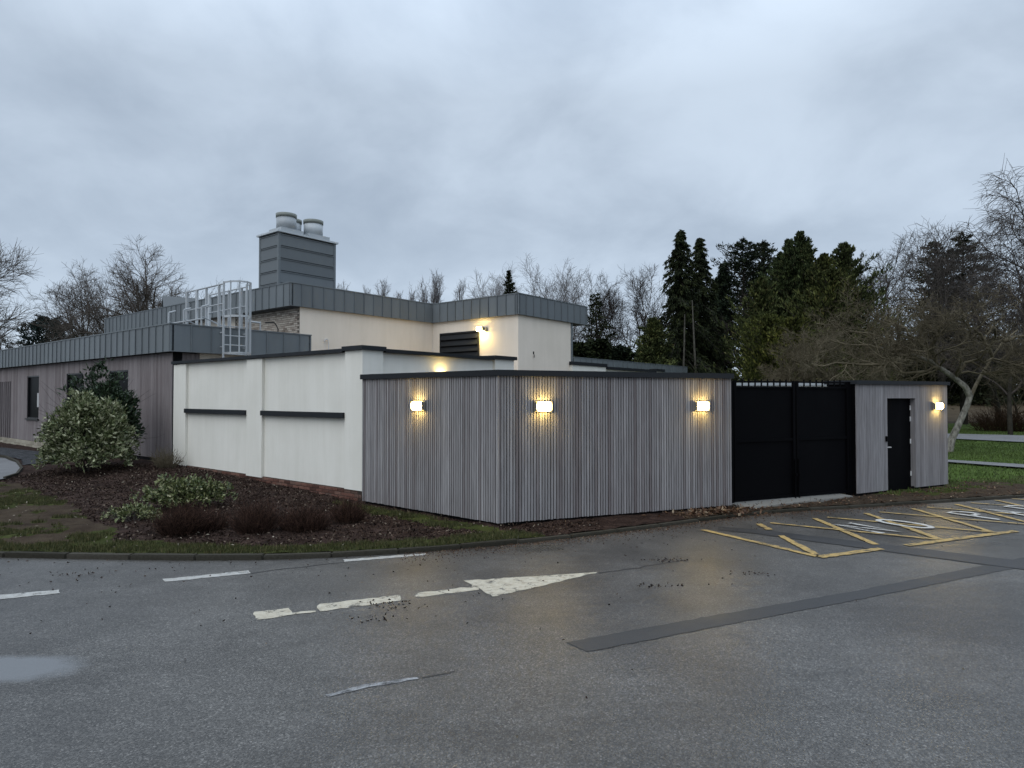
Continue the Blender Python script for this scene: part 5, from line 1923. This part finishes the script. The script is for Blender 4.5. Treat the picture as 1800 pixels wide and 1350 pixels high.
def blades(name, x, y, hgt, wid, mat, seed, lean=.5):
    r = np.random.default_rng(seed)
    n = len(x)
    z = gz(x, y) - .005
    a = r.random(n) * 6.283
    S = np.stack([np.cos(a), np.sin(a), np.zeros(n)], -1) * (wid * r.uniform(.6, 1.3, n))[:, None]
    h = hgt * r.uniform(.5, 1.35, n)
    b = r.random(n) * 6.283
    tip = np.stack([np.cos(b) * h * lean * r.random(n), np.sin(b) * h * lean * r.random(n), h], -1)
    P = np.stack([x, y, z], -1)
    VV = np.stack([P - S, P + S, P + tip], 1).reshape(-1, 3)
    o = plant_obj(name, VV, np.arange(n * 3).reshape(n, 3), mat, None)
    return tag(o, kind='stuff')


x, y = scatter(330000, -13, 3.5, 0, 5.5, (0,), 501, inside_buildings)
dens = vnoise(x, y, 2.5, 77) * .6 + vnoise(x, y, 7, 78) * .4
k_ = dens > np.where(y - kerb_y(x) < .5, .2, .36)
tag(blades('grass', x[k_], y[k_], .055, .006, M_blade, 502), 'short damp grass along the kerb and left of the mulch bed', 'grass')
x, y = scatter(90000, 8, 30, .8, 24, (0, 3), 503, inside_buildings)
tag(blades('park_grass', x, y, .07, .012, M_fieldblade, 504), 'mown green park grass right of the shed', 'grass')


def litter(name, x, y, size, mat, seed, lift=.012, flat_=.5):
    r = np.random.default_rng(seed)
    n = len(x)
    P = np.stack([x, y, np.where(y > kerb_y(x) + .1, gz(x, y), .003) + lift * r.uniform(.3, 1.2, n)], -1)
    D = r.normal(0, 1, (n, 3)) * np.array([1, 1, flat_])
    VV, FF = sprays(r, P, D, size * r.uniform(.6, 1.5, n), size * .6 * r.uniform(.6, 1.2, n), .3)
    return tag(plant_obj(name, VV, FF, mat, None), kind='stuff')


x, y = scatter(60000, -13, 1.5, 0, 9, (1,), 511, inside_buildings)
tag(litter('mulch', x, y, .045, M_chips, 512, .015), 'dark bark chips covering the planting bed', 'mulch')
x, y = scatter(2600, -11, 1.5, .2, 9, (0, 1, 2), 513, inside_buildings)
k_ = rng.random(len(x)) < .22
tag(litter('pale_leaf_litter', x[k_], y[k_], .045, M_palebits, 514, .03), 'scattered pale fallen leaves on the bed and verge', 'leaves')
x, y = scatter(9000, 1.2, 12, .0, 2.6, (0, 2, 3), 515, inside_buildings)
k_ = rng.random(len(x)) < np.exp(-((x - 3.6) / 2.6) ** 2) * .9 + .15
tag(litter('brown_leaf_litter', x[k_], y[k_], .05, M_litter, 516, .02), 'brown leaves on the muddy verge before the gate', 'leaves')
# drift of leaves at the dropped kerb
r_ = np.random.default_rng(520)
cx0, cy0 = gp(1262, 903, .05)
x = cx0 + r_.normal(0, .42, 420)
y = cy0 + r_.normal(0, .10, 420) + (x - cx0) * .3
tag(litter('leaf_drift', x, y, .085, M_litter, 521, .05, .9), 'drift of russet leaves at the kerb by the screen end', 'leaves')
# grit gathered along the kerb
r_ = np.random.default_rng(528)
n_ = 5200
x = r_.uniform(-1.5, 8.5, n_)
y = kerb_y(x) - r_.exponential(.16, n_) - .01
tag(litter('kerb_grit', x, y, .022, M_litter, 529, .006, .3), 'brown grit and leaf crumbs gathered along the kerb', 'leaf litter')
# bits on the road
r_ = np.random.default_rng(530)
n_ = 420
x = r_.uniform(-7, 10, n_)
y = kerb_y(x) - r_.exponential(1.3, n_) - .03
k_ = y > 2.8
tag(litter('road_litter', x[k_], y[k_], .03, M_chips, 531, .008, .3), 'dark crumbs and leaf scraps on the road', 'leaf litter')
x = np.concatenate([r_.normal(gp(px, py)[0], .16, 26) for px, py in ((1180, 985), (1175, 986), (690, 1060), (700, 1068), (1150, 1030), (1330, 1010), (660, 1088), (130, 1011))])
y = np.concatenate([r_.normal(gp(px, py)[1], .05, 26) for px, py in ((1180, 985), (1175, 986), (690, 1060), (700, 1068), (1150, 1030), (1330, 1010), (660, 1088), (130, 1011))])
tag(litter('soil_crumbs', x, y, .03, M_chips, 532, .01, .4), 'small clumps of dark soil on the road', 'leaf litter')
x, y = zip(*[gp(px, py) for px, py in ((912, 1296), (1002, 1304), (1662, 1037), (1652, 1034), (1648, 1078), (1300, 985), (805, 1347), (1500, 985), (885, 963), (1330, 980), (985, 1122), (1690, 1175))])
tag(litter('pale_road_scraps', np.array(x), np.array(y), .035, M_palebits, 533, .008, .3), 'a few pale scraps lying on the road', 'leaf litter')
# fallen frond by the kerb
fx, fy = gp(930, 966)
fr = empty('fallen_frond', (fx, fy, 0), 'fallen dry frond lying on the road by the kerb', 'frond')
m = MB()
m.path([(-.17, .03, .02), (-.16, .03, .10), (-.155, .03, .19)], .006, 5)
m.path([(-.17, .02, .03), (.1, .07, .045), (.42, .13, .03)], .006, 5)
obj('stalk', m, M_deadbark, fr)
m = MB()
for k in range(11):
    a = -.14 + k * .05
    m.path([(a, .03 + (a + .17) * .18, .045), (a + .06, -.06 + (a + .17) * .15, .03), (a + .13, -.11 + (a + .17) * .12, .008)], .0045, 4)
obj('leaflets', m, M_deadbark, fr)
